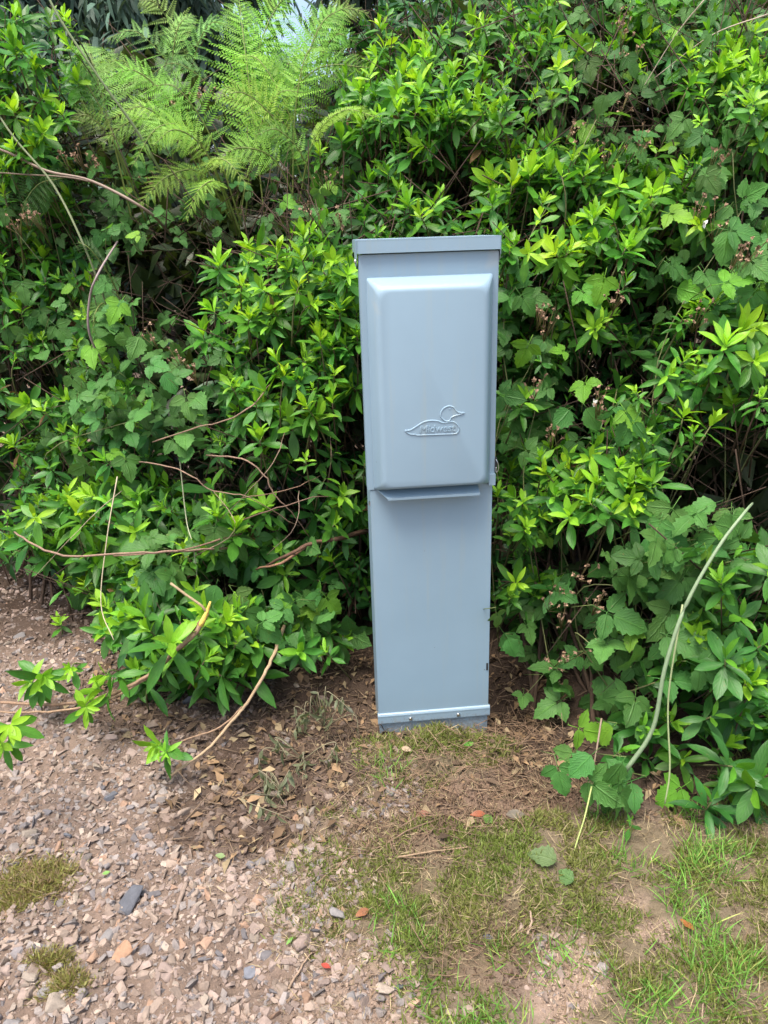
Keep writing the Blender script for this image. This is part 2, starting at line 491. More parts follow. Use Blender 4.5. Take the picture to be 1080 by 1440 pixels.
def screw(x, z, y, r, parent, name='screw'):
    bm = bmesh.new()
    rings = [(r, 0.0), (r, 0.0015), (r * .8, 0.003), (r * .35, 0.0036)]
    pv = []
    for rr, h in rings:
        pv.append([bm.verts.new((x + rr * math.cos(a * math.pi / 6), y - h, z + rr * math.sin(a * math.pi / 6))) for a in range(12)])
    for a, c_ in zip(pv, pv[1:]):
        for k in range(12): bm.faces.new([a[k], a[(k + 1) % 12], c_[(k + 1) % 12], c_[k]])
    bm.faces.new(pv[-1])
    # slot bar
    o = bm_obj(name, bm, M_ZINC, parent, True)
    bm = bmesh.new(); bx(bm, x - r * .62, x + r * .62, y - 0.0041, y - 0.0035, z - r * .12, z + r * .12)
    return o


for sx in (-0.0506, 0.0524): screw(sx, ZB + 0.0245, -0.0033, 0.0042, strip)
bm = bmesh.new(); bx(bm, -0.1175, 0.1175, 0.003, 0.0055, ZB - 0.1, ZB + 0.0154); bm_obj('base_plate', bm, M_PAINT, ped, True, 0.0006)
# knockout slot: thin dark plate, the recess's shade put into its colour
bm = bmesh.new(); bx(bm, 0.1128, 0.1168, 0.0007, 0.0014, ZB + 0.126, ZB + 0.143); bm_obj('knockout_slot', bm, M_DARK, ped)
for zz in (0.505,): 
    for s in (-1, 1):
        bm = bmesh.new(); bx(bm, 0, 0.0035, -0.0035, 0.0035, -0.0035, 0.0035)
        o = bm_obj('side_screw', bm, M_ZINC, ped, True, 0.0012); o.location = (0.1167 if s > 0 else -0.1202, 0.03, ZB + zz)

# door: flat plate with flanged edges and a drawn pan
bm = bmesh.new(); bx(bm, -0.1215, 0.1208, 0.0, 0.0055, ZB + 0.5425, ZB + 0.967)
door = bm_obj('door', bm, M_PAINT, ped, True, 0.0012)
for s, xx in ((-1, -0.1215), (1, 0.1208)):
    bm = bmesh.new()
    if s < 0: bx(bm, xx - 0.0016, xx + 0.0004, 0.0006, 0.03, ZB + 0.5435, ZB + 0.966)
    else: bx(bm, xx - 0.0004, xx + 0.0016, 0.0006, 0.03, ZB + 0.5435, ZB + 0.966)
    bm_obj('door_flange', bm, M_PAINT, door, True, 0.0006)


def rrect(x0, x1, z0, z1, r, n=7):
    out = []
    for cx, cz, a0 in ((x1 - r, z1 - r, 0), (x0 + r, z1 - r, 90), (x0 + r, z0 + r, 180), (x1 - r, z0 + r, 270)):
        for k in range(n):
            a = math.radians(a0 + 90 * k / (n - 1)); out.append((cx + r * math.cos(a), cz + r * math.sin(a)))
    return out


bm = bmesh.new()
DEP = 0.041
steps = [(0.0, -0.0002, .004), (0.0006, .004, .005), (0.002, .009, .006), (0.0105, .029, .010), (0.0125, .0335, .012), (0.0155, .0375, .014), (0.019, .0402, .016), (0.023, DEP, .018)]
loops = []
for ins, d, r in steps:
    loops.append([bm.verts.new((x, -d, z)) for x, z in rrect(-0.1115 + ins, 0.1125 - ins * 1.0, ZB + 0.5432 + ins * .72, ZB + 0.9295 - ins, r)])
for a, c_ in zip(loops, loops[1:]):
    for k in range(len(a)): bm.faces.new([a[k], a[(k + 1) % len(a)], c_[(k + 1) % len(a)], c_[k]])
bm.faces.new(loops[-1])
pan = bm_obj('raised_cover', bm, M_PAINT, door, True)
for p in pan.data.polygons: p.use_smooth = True
try: pan.data.set_sharp_from_angle(angle=math.radians(60))
except Exception: pass

# slanted handle lip below the pan
bm = bmesh.new()
a = [(-0.1055, -0.0006, 0.5435), (-0.088, -0.031, 0.5335), (0.0872, -0.031, 0.5335), (0.0895, -0.0006, 0.5435)]
top = [bm.verts.new((x, y, ZB + z)) for x, y, z in a]; bot = [bm.verts.new((x, y + .0005, ZB + z - 0.002)) for x, y, z in a]
bm.faces.new(top[::-1]); bm.faces.new(bot)
for k in range(4): bm.faces.new([top[k], top[(k + 1) % 4], bot[(k + 1) % 4], bot[k]])
# turned down front edge
bx(bm, -0.0878, 0.087, -0.0328, -0.0311, ZB + 0.5300, ZB + 0.5345)
bm_obj('handle_lip', bm, M_PAINT, door, True, 0.0005)
# latch clip and hasp at the lower right corner
bm = bmesh.new(); bx(bm, 0.1095, 0.1225, -0.008, -0.0008, ZB + 0.540, ZB + 0.562); bm_obj('latch_clip', bm, M_PAINT, door, True, 0.0018)
bm = bmesh.new(); bx(bm, 0.1222, 0.1262, -0.002, 0.02, ZB + 0.563, ZB + 0.592); hasp_back = bm_obj('hasp_plate', bm, M_DARK, door, True, 0.0008)
V_, T_, U_ = tube_data(smooth_path([(0.1235, -0.004, ZB + .59), (0.1265, -0.006, ZB + .584), (0.1285, -0.006, ZB + .574), (0.1265, -0.006, ZB + .5665), (0.1238, -0.005, ZB + .566), (0.1238, -0.005, ZB + .575)], 4), 0.0009, 0.0009, 6)
me = mesh_np('hasp', V_, T_, M_ZINC); o = bpy.data.objects.new('hasp', me); link(o, door)


# bird emblem: a raised outline around a slightly raised plate, with the word inside
def outline(pts, closed=True):
    pts = [Vector((x, 0, z)) for x, z in pts]; n = len(pts); out = []
    for i in range(n):
        a, b_, c_, d = pts[i - 1], pts[i], pts[(i + 1) % n], pts[(i + 2) % n]
        for k in range(3):
            q = k / 3
            out.append(0.5 * ((2 * b_) + (c_ - a) * q + (2 * a - 5 * b_ + 4 * c_ - d) * q * q + (3 * b_ - a - 3 * c_ + d) * q ** 3))
    return out


HEAD = [(0.0111, 0.6878), (0.0118, 0.6943), (0.0154, 0.7006), (0.0219, 0.7049), (0.0284, 0.7057), (0.0349, 0.7032), (0.0385, 0.6979), (0.0435, 0.6936), (0.0544, 0.692), (0.0464, 0.6896), (0.0378, 0.6878), (0.0305, 0.6846), (0.0288, 0.6803), (0.024, 0.6784), (0.019, 0.6794), (0.0154, 0.6825)]
BODY = [(-0.054, 0.665), (-0.0454, 0.6653), (-0.0359, 0.6699), (-0.0272, 0.6752), (-0.0171, 0.6798), (-0.0056, 0.6811), (0.006, 0.6796), (0.0161, 0.6756), (0.0298, 0.6773), (0.0378, 0.6747), (0.0436, 0.6685), (0.0454, 0.6626), (0.0422, 0.6568), (0.0363, 0.6542), (0.0073, 0.6546), (-0.0304, 0.6552), (-0.0347, 0.6569), (-0.0448, 0.6579), (-0.0505, 0.6616)]
for shp, nm in ((BODY, 'bird_emblem_body'), (HEAD, 'bird_emblem_head')):
    bm = bmesh.new(); base = outline(shp); n = len(base)
    cen = sum(base, Vector()) / n
    rings = []
    tang = [(base[(i + 1) % n] - base[i - 1]).normalized() for i in range(n)]
    nor = [Vector((t_.z, 0, -t_.x)) for t_ in tang]
    area = sum(base[i].x * base[(i + 1) % n].z - base[(i + 1) % n].x * base[i].z for i in range(n))
    if area > 0: nor = [-q for q in nor]
    for off, h in ((-0.0014, 0.0), (-0.0007, 0.0014), (0.0003, 0.0016), (0.0012, 0.0005)):
        rings.append([bm.verts.new((base[i].x + nor[i].x * off, -DEP - h, ZB + base[i].z + nor[i].z * off)) for i in range(n)])
    for a, c_ in zip(rings, rings[1:]):
        for k in range(n): bm.faces.new([a[k], a[(k + 1) % n], c_[(k + 1) % n], c_[k]])
    bm.faces.new(rings[-1])
    o = bm_obj(nm, bm, M_PAINT, door, True)
    for p in o.data.polygons: p.use_smooth = True
bm = bmesh.new(); bmesh.ops.create_uvsphere(bm, u_segments=8, v_segments=5, radius=0.0016)
o = bm_obj('bird_emblem_eye', bm, M_PAINT, door, True); o.location = (0.0285, -DEP - 0.0005, ZB + 0.7005); o.scale = (1.5, .6, .6)

fc = bpy.data.curves.new('lettering', 'FONT'); fc.body = 'Midwest'; fc.size = 0.0185; fc.shear = 0.18; fc.extrude = 0.0006; fc.offset = 0.0
fc.bevel_depth = 0.0003; fc.space_character = 0.98
fo = bpy.data.objects.new('lettering_font', fc); COL.objects.link(fo)
dg = bpy.context.evaluated_depsgraph_get(); me = bpy.data.meshes.new_from_object(fo.evaluated_get(dg)); bpy.data.objects.remove(fo)
me.name = 'lettering'; me.materials.clear(); me.materials.append(M_PAINT)
co = np.empty(len(me.vertices) * 3, np.float32); me.vertices.foreach_get('co', co); co = co.reshape(-1, 3)
wdt = co[:, 0].max() - co[:, 0].min(); co[:, 0] = (co[:, 0] - co[:, 0].min()) * 0.066 / wdt
me.vertices.foreach_set('co', co.ravel()); me.update()
let = bpy.data.objects.new('lettering', me); link(let, door)
let.rotation_euler = (math.pi / 2, 0, 0); let.location = (-0.0275, -DEP - 0.0009, ZB + 0.6595)

# lid: shallow cap with turned down front, sides and hinge ears
bm = bmesh.new()
bx(bm, -0.1238, 0.1228, -0.0085, 0.126, ZB + 0.9895, ZB + 0.992)
bx(bm, -0.1238, 0.1228, -0.0085, -0.0062, ZB + 0.9695, ZB + 0.9893)
bx(bm, -0.1255, -0.1241, -0.0070, 0.126, ZB + 0.9700, ZB + 0.9915)
bx(bm, 0.1231, 0.1245, -0.0070, 0.126, ZB + 0.9700, ZB + 0.9915)
lid = bm_obj('lid', bm, M_PAINT, ped, True, 0.0007)
for s in (-1, 1):
    bm = bmesh.new()
    x0 = -0.1274 if s < 0 else 0.1246
    pr = [(0.000, .9905), (0.045, .9905), (0.045, .962), (0.034, .948), (0.012, .948), (0.000, .962)]
    A = [bm.verts.new((x0, y, ZB + z)) for y, z in pr]; B = [bm.verts.new((x0 + 0.0016, y, ZB + z)) for y, z in pr]
    bm.faces.new(A); bm.faces.new(B[::-1])
    for k in range(6): bm.faces.new([A[k], A[(k + 1) % 6], B[(k + 1) % 6], B[k]])
    bm_obj('hinge_ear', bm, M_PAINT, lid, True, 0.0004)
    bm = bmesh.new(); bmesh.ops.create_uvsphere(bm, u_segments=10, v_segments=6, radius=0.0042)
    o = bm_obj('rivet', bm, M_ZINC, lid, True); o.location = ((-0.1280 if s < 0 else 0.1268), 0.014, ZB + 0.9565); o.scale = (.6, 1, 1)


# ------------------------------------------------------------------ leaf templates
def grid_leaf(rows, wid, fold, curl, cols=(-1, 0, 1), teeth=0.0, wave=0.0, seed=0):
    """leaf lying in XY, base at the origin, tip at y=1, upper face +Z"""
    rg = np.random.default_rng(seed)
    V, U, T = [], [], []
    for i, t_ in enumerate(rows):
        w_ = wid[i]
        if teeth: w_ = w_ * (1 + teeth * (1 if i % 2 else -1))
        for c_ in cols:
            x = c_ * w_
            z = abs(x) * fold - curl * t_ * t_ + wave * math.sin(t_ * 11 + 2 * c_ + seed) * abs(c_)
            yy = t_ + (0.05 * abs(c_) * teeth if i % 2 else 0)
            V.append((x + 0.02 * rg.normal() * w_, yy, z)); U.append((0.5 + c_ * 0.5, t_))
    k = len(cols)
    for i in range(len(rows) - 1):
        for j in range(k - 1):
            a = i * k + j; b_ = a + 1
            if wid[i] < 1e-4: T.append((a, b_ + k, a + k))
            elif wid[i + 1] < 1e-4: T.append((a, b_, a + k + (1 if j else 1)))
            else: T += [(a, b_, b_ + k), (a, b_ + k, a + k)]
    return np.array(V), np.array(T), np.array(U)


AZ_ROWS = [0, .14, .36, .6, .82, 1.0]; AZ_W = [.014, .065, .130, .150, .098, 0.0]
AZ = [grid_leaf(AZ_ROWS, [q * s for q in AZ_W], f, cu, seed=i, wave=wv) for i, (s, f, cu, wv) in enumerate([(1, .35, .12, .01), (.85, .6, .26, .015), (1.22, .22, .05, .02), (1.0, .3, .40, .01), (1.12, .5, -.08, .02)])]
AZ_LOW = [grid_leaf([0, .45, 1.0], [.02, .17, 0.0], .35, cu, seed=i) for i, cu in enumerate((.1, .25))]
BL_ROWS = [0, .06, .13, .21, .29, .38, .47, .57, .67, .77, .88, 1.0]
BL_W = [.02, .17, .26, .31, .34, .345, .33, .295, .25, .19, .105, 0.0]


def leaflet(seed, sc=1.0, **k): return grid_leaf(BL_ROWS, [q * sc for q in BL_W], .22, .16, teeth=.11, wave=.018, seed=seed, **k)


def join(parts):
    V, T, U, n = [], [], [], 0
    for v, t_, u in parts: V.append(v); T.append(t_ + n); U.append(u); n += len(v)
    return np.concatenate(V), np.concatenate(T), np.concatenate(U)


def xf(tp, ang, scale, off, tilt=0.0):
    v, t_, u = tp; v = v * scale
    ct, st = math.cos(tilt), math.sin(tilt)
    v = np.stack([v[:, 0] * ct + v[:, 2] * st, v[:, 1], -v[:, 0] * st + v[:, 2] * ct], -1)
    c_, s_ = math.cos(ang), math.sin(ang)
    v = np.stack([v[:, 0] * c_ - v[:, 1] * s_, v[:, 0] * s_ + v[:, 1] * c_, v[:, 2]], -1) + np.array(off)
    return v, t_, u


def stalk(a, b_, r):
    v, t_, u = tube_data([Vector(a), (Vector(a) + Vector(b_)) / 2, Vector(b_)], r, r * .7, 3); return v, t_, u * 0 + np.array([[.5, 0]])


BR = []
for s in range(4):
    g = random.Random(s)
    parts = [xf(leaflet(s * 3, 1.05), g.uniform(-.1, .1), .62, (0, .38, 0)),
             xf(leaflet(s * 3 + 1, .95), 1.15 + g.uniform(-.15, .15), .46, (-.03, .27, 0), .15),
             xf(leaflet(s * 3 + 2, .95), -1.15 + g.uniform(-.15, .15), .46, (.03, .27, 0), -.15),
             stalk((0, 0, -.03), (0, .39, 0), .010), stalk((0, .26, 0), (-.05, .28, 0), .01), stalk((0, .26, 0), (.05, .28, 0), .01)]
    BR.append(join(parts))
BR1 = [join([xf(leaflet(20 + s, 1.15), 0, .8, (0, .2, 0)), stalk((0, 0, -.02), (0, .22, 0), .010)]) for s in range(3)]


def pinna_template(seed):
    g = random.Random(seed); V, T, U = [], [], []
    def quad(pts):
        n = len(V); V.extend(pts); U.extend([(.5, 0), (.3, .5), (.5, 1), (.7, .5)]); T.extend([(n, n + 1, n + 2), (n, n + 2, n + 3)])
    n = 13
    for k in range(n):
        t_ = (k + .5) / n; ln = .20 * (1 - t_) ** .75 + .014; y0 = t_; hw = .034 * (1 - .45 * t_)
        for s in (-1, 1):
            dz = -.02 - .03 * t_ + g.uniform(-.012, .012)
            quad([(s * .002, y0 - hw, -.08 * t_ * t_), (s * ln * .55, y0 - hw * .7 + ln * .18, dz * .5 - .08 * t_ * t_), (s * ln, y0 + ln * .42, dz - .08 * t_ * t_), (s * ln * .5, y0 + hw * 1.0 + ln * .2, dz * .5 - .08 * t_ * t_)])
    v, t2, u = stalk((0, 0, 0), (0, .95, -.075), .006)
    V2 = np.array(V); T2 = np.array(T)
    return np.concatenate([V2, v]), np.concatenate([T2, t2 + len(V2)]), np.concatenate([np.array(U), u])


PIN = [pinna_template(s) for s in range(3)]
STICK = (lambda d: (d[0], d[1], d[2]))(tube_data([Vector((0, 0, 0)), Vector((0, 1, 0))], 1, .7, 3))
STRIP = (np.array([(-.5, 0, 0), (.5, 0, 0), (-.6, .5, .03), (.6, .5, .03), (0, 1, -.05)], float), np.array([(0, 1, 3), (0, 3, 2), (2, 3, 4)]), np.array([(0, 0), (1, 0), (0, .5), (1, .5), (.5, 1)], float))


def share(name, tp, mat): return mesh_np(name, tp[0], tp[1], mat, uv=tp[2])


ME_AZ = [share('leaf', q, M_AZ) for q in AZ]
ME_BR = [share('leaf', q, M_BR) for q in BR]
ME_BR1 = [share('leaf', q, M_BR) for q in BR1]
ME_PIN = [share('pinna', q, M_FERN) for q in PIN]


def leaf_obj(name, me, parent, pw, pos, X, Y, Z, size, col):
    o = bpy.data.objects.new(name, me); COL.objects.link(o); o.parent = parent
    X, Y, Z = [Vector(q) * size for q in (X, Y, Z)]
    mm = Matrix((X, Y, Z)).transposed().to_4x4(); mm.translation = Vector(pos) - pw
    o.matrix_basis = mm; o.color = (*[float(q) for q in col], 1); return o


# ------------------------------------------------------------------ depth of the hedge's face (metres from the camera, read at image points)
CTRL = np.array([(-250, 0, 2.4), (0, 0, 2.15), (250, 0, 2.55), (450, 0, 2.6), (650, 0, 2.3), (850, 0, 2.05), (1080, 0, 1.85), (1350, 0, 1.8),
                 (0, 200, 2.05), (250, 200, 2.3), (450, 200, 2.2), (650, 200, 2.0), (850, 200, 1.8), (1080, 200, 1.65), (1350, 200, 1.6),
                 (-250, 400, 2.4), (0, 400, 2.1), (250, 400, 1.85), (450, 400, 1.68), (600, 350, 1.76), (750, 400, 1.68), (900, 400, 1.6), (1080, 400, 1.5), (1350, 400, 1.4),
                 (0, 600, 2.0), (250, 600, 1.72), (450, 600, 1.62), (600, 600, 1.75), (750, 600, 1.58), (900, 600, 1.45), (1080, 600, 1.38), (1350, 600, 1.25),
                 (-250, 800, 2.1), (0, 800, 1.85), (250, 800, 1.62), (450, 800, 1.6), (600, 800, 1.75), (750, 800, 1.56), (900, 800, 1.36), (1080, 800, 1.25), (1350, 800, 1.15),
                 (0, 950, 1.6), (250, 930, 1.42), (430, 950, 1.55), (600, 950, 1.75), (750, 950, 1.5), (900, 950, 1.27), (1080, 950, 1.2), (1350, 950, 1.1),
                 (850, 1120, 1.16), (1080, 1130, 1.1), (750, 1100, 1.35), (1350, 1130, 1.0)], float)


def hedge_y(px, py):
    px = np.atleast_1d(np.asarray(px, float)); py = np.atleast_1d(np.asarray(py, float))
    d2 = (px[:, None] - CTRL[None, :, 0]) ** 2 + (py[:, None] - CTRL[None, :, 1]) ** 2 + 900
    w_ = 1 / d2 ** 1.6
    return (w_ * CTRL[None, :, 2]).sum(1) / w_.sum(1)


def in_box(p):
    """True where a shoot would cut into, or stand in front of, the pedestal"""
    px, py = project(p)
    front = (p[:, 1] < 1.68) & (px > 492) & (px < 716) & (py > 325) & (py < 1060)
    lx = (p[:, 0] - PX); ly = p[:, 1] - PY
    inside = (np.abs(lx) < 0.165) & (ly > -0.07) & (ly < 0.27) & (p[:, 2] < 1.03)
    return front | inside


def sample_ell(ells, n, rg, back=(0.0, 0.0), lump=0.15, hole=0.0):
    """points on the hedge face inside photo-measured ellipses, pushed back by a random depth"""
    wts = np.array([e[2] * e[3] for e in ells], float); wts /= wts.sum()
    k = rg.choice(len(ells), n, p=wts); E_ = np.array([e[:4] for e in ells], float)[k]
    r = np.sqrt(rg.random(n)); th = rg.random(n) * 2 * np.pi
    px = E_[:, 0] + E_[:, 2] * r * np.cos(th); py = E_[:, 1] + E_[:, 3] * r * np.sin(th)
    Y = hedge_y(px, py) + (fbm(px / 130, py / 130, 77, 3) - .5) * 2 * lump + back[0] + (back[1] - back[0]) * rg.random(n)
    pts = np.array([tuple(P(a, b_, y)) for a, b_, y in zip(px, py, Y)])
    gz = hz(pts[:, 0], pts[:, 1])
    ok = (pts[:, 2] > gz + 0.03) & ~in_box(pts)
    if hole: ok &= fbm(px / 75, py / 75, 201, 3) + .10 * rg.normal(size=n) > hole
    return pts[ok]


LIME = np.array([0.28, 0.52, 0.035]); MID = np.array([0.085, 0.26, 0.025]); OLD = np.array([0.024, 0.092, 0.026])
BRC = np.array([0.068, 0.185, 0.040]); FERN_C = np.array([0.25, 0.44, 0.07])


def unit(rg, n): return nrm(rg.normal(size=(n, 3)))


def shoot_leaves(tips, axes, rg, young, kold=6, size=1.0):
    """leaf frames for a set of shoots: erect young leaves over a spreading whorl of older ones; returns arrays and shoot index"""
    P_, D_, N_, S_, C_, I_ = [], [], [], [], [], []
    for i in range(len(tips)):
        a = axes[i]; h = np.array([.31, .77, .55]); e1 = nrm(np.cross(a, h)[None])[0]; e2 = np.cross(a, e1)
        ph = rg.random() * 6.28
        yg = young[i]
        ny = rg.integers(5, 9) if yg > .3 else rg.integers(2, 4)
        no = rg.integers(kold - 2, kold + 4)
        hue = rg.normal(0, .10); ss = size * float(np.clip(rg.normal(.95, .24), .5, 1.4)); open_ = rg.normal(0, 10)
        for k in range(ny + no):
            ph += 2.4 + rg.normal(0, .2)
            old = k >= ny
            if old:
                th = math.radians(62 + open_ + 45 * (k - ny) / max(no, 1) + rg.normal(0, 14)); ln = (.048 + .024 * rg.random()) * ss; back = -.010 - .022 * (k - ny) / no
            else:
                th = math.radians(16 + open_ * .7 + 44 * k / max(ny, 1) + rg.normal(0, 11)); ln = (.026 + .026 * rg.random() + .008 * k / ny) * ss; back = .012 - .020 * k / ny
            r_ = e1 * math.cos(ph) + e2 * math.sin(ph)
            d = a * math.cos(th) + r_ * math.sin(th)
            d[2] -= .18 if old else 0
            nn = a * math.sin(th) - r_ * math.cos(th) + rg.normal(0, .18, 3)
            if not old: cc = LIME * yg + MID * (1 - yg)
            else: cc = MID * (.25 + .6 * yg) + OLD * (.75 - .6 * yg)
            cc = cc * (1 + rg.normal(0, .13)); cc = cc if rg.random() > .004 or not old else np.array([.12, .07, .03]); cc = cc * np.array([1 + hue * .8, 1, 1 - hue])
            P_.append(tips[i] + a * back * size); D_.append(d); N_.append(nn); S_.append(ln); C_.append(np.clip(cc, .01, .6)); I_.append(i)
    return np.array(P_), np.array(D_), np.array(N_), np.array(S_), np.array(C_), np.array(I_)


def shoot_axes(rg, n, up=1.0, out=.55, spread=.38, side=0.0):
    a = np.tile([side, -out, up], (n, 1)) + rg.normal(0, spread, (n, 3)); return nrm(a)


def sticks(mass, a, b_, r, col):
    a = np.asarray(a, float); b_ = np.asarray(b_, float); d = b_ - a; ln = np.linalg.norm(d, axis=1, keepdims=True)
    h = np.tile([.21, .34, .91], (len(a), 1)); X, Y, Z = frames(d, h)
    r = np.broadcast_to(np.asarray(r, float).reshape(-1, 1), (len(a), 1))
    mass.add(STICK, a, X * r, Y * ln, Z * r, np.broadcast_to(col, (len(a), 3)))


BARKC = np.array([0.11, 0.072, 0.05]); TWIGC = np.array([0.20, 0.14, 0.10]); GREENSTEM = np.array([0.13, 0.17, 0.05])


def azalea(label, ells, hand, n_extra, n_mid, n_deep, seed, base_px, young=.85, size=.79, side=0.0, nbr=5, maxleaf=300, y_off=0.0, midyoung=.35):
    rg = np.random.default_rng(seed)
    bp_ = G(*base_px); bp_.z = hz1(bp_.x, bp_.y)
    root = empty('azalea_shrub', bp_, label, 'shrub', 'azalea shrubs making up the hedge')
    # front shoots
    hp = []
    for q in hand:
        yy = hedge_y(q[0], q[1])[0] - 0.03 + y_off + rg.normal(0, .02) if len(q) < 3 else q[2]
        hp.append(tuple(P(q[0], q[1] + 8, yy)))
    tips = np.array(hp).reshape(-1, 3)
    hy = np.clip(young + rg.normal(0, .15, len(tips)), 0.05, 1)
    n_extra = int(n_extra * 2.5)
    if n_extra:
        ex = sample_ell(ells, n_extra, rg, (-.03 + y_off, .05 + y_off)); tips = np.concatenate([tips, ex]); hy = np.concatenate([hy, np.clip(young * .85 + rg.normal(0, .22, len(ex)), 0, 1)])
    keep = ~((project(tips)[0] > 497) & (project(tips)[0] < 711) & (project(tips)[1] > 345) & (project(tips)[1] < 1050) & (tips[:, 1] < 1.64))
    tips, hy = tips[keep], hy[keep]
    ax = shoot_axes(rg, len(tips), side=side)
    lp, ld, ln_, ls, lc, li = shoot_leaves(tips, ax, rg, hy, size=size)
    X, Y, Z = frames(ld, ln_)
    foliage = Mass(); twig = Mass()
    used = 0
    for i in range(len(tips)):
        sel = np.nonzero(li == i)[0]
        L_ = .10 + .08 * rg.random()
        p0 = tips[i] - ax[i] * L_ * .75 + np.array([0, .06, -.05]) * (L_ / .15); p1 = tips[i] - ax[i] * L_ * .35
        if used + len(sel) <= maxleaf:
            used += len(sel)
            V_, T_, U_ = tube_data(smooth_path([p0, p1, tips[i]], 3), .0021, .0013, 5)
            pw = Vector(tips[i])
            me = mesh_np('shoot', V_ - tips[i], T_, M_BARK, uv=U_, tint=np.tile(GREENSTEM * .5 + BARKC * .5, (len(V_), 1)))
            so = bpy.data.objects.new('shoot', me); COL.objects.link(so); so.parent = root; so.location = pw - bp_
            for j in sel: leaf_obj('leaf', ME_AZ[rg.integers(0, 5)], so, pw, lp[j], X[j], Y[j], Z[j], ls[j], lc[j])
        else:
            for v in range(5):
                q = sel[v::5]
                if len(q): foliage.add(AZ[v], lp[q], X[q] * ls[q, None], Y[q] * ls[q, None], Z[q] * ls[q, None], lc[q])
            sticks(twig, [p0], [tips[i]], .002, BARKC)
    # shoots behind the front ones
    mt = sample_ell(ells, int(n_mid * 2.4), rg, (.03 + y_off, .22 + y_off), hole=.41)
    if len(mt):
        ma = shoot_axes(rg, len(mt), spread=.45, side=side)
        lp, ld, ln_, ls, lc, li = shoot_leaves(mt, ma, rg, np.clip(rg.normal(midyoung * .7, .22, len(mt)), 0, 1), size=size)
        X, Y, Z = frames(ld, ln_); var = rg.integers(0, 5, len(lp))
        for v in range(5):
            q = var == v; foliage.add(AZ[v], lp[q], X[q] * ls[q, None], Y[q] * ls[q, None], Z[q] * ls[q, None], lc[q])
        sticks(twig, mt - ma * .14 + np.array([0, .08, -.06]), mt, .0022, BARKC)
    # old inner leaves
    dp = sample_ell(ells, n_deep, rg, (.20 + y_off, .66 + y_off))
    if len(dp):
        d = nrm(rg.normal(size=(len(dp), 3)) * [1, .8, .6] + [0, -.5, .1]); n_ = nrm(rg.normal(size=(len(dp), 3)) * .6 + [0, -.3, 1]); X, Y, Z = frames(d, n_)
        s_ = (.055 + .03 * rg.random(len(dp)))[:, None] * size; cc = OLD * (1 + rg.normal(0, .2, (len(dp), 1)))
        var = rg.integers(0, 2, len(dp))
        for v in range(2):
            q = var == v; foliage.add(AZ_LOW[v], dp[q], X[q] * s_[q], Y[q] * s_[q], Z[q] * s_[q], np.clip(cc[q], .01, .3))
        k = len(dp) // 5
        a = dp[:k]; sticks(twig, a, a + nrm(rg.normal(size=(k, 3)) + [0, -.4, .5]) * (.10 + .2 * rg.random((k, 1))), .0009 + .0011 * rg.random(k), BARKC * .65)
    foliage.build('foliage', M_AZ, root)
    twig.build('twigs', M_BARK, root)
    src = mt if len(mt) else tips
    for k in range(nbr):
        e = src[rg.integers(0, len(src))] + np.array([0, .10, -.06])
        st = np.array(bp_) + np.append(rg.normal(0, .05, 2), -.03)
        mid = st * .5 + e * .5 + np.array([rg.normal(0, .06), .10, rg.normal(0, .05)])
        tube('branch', [st, mid, e], .0055, .0022, M_BARK, root, BARKC * .8, 6, 5, .2, .002)
    return root


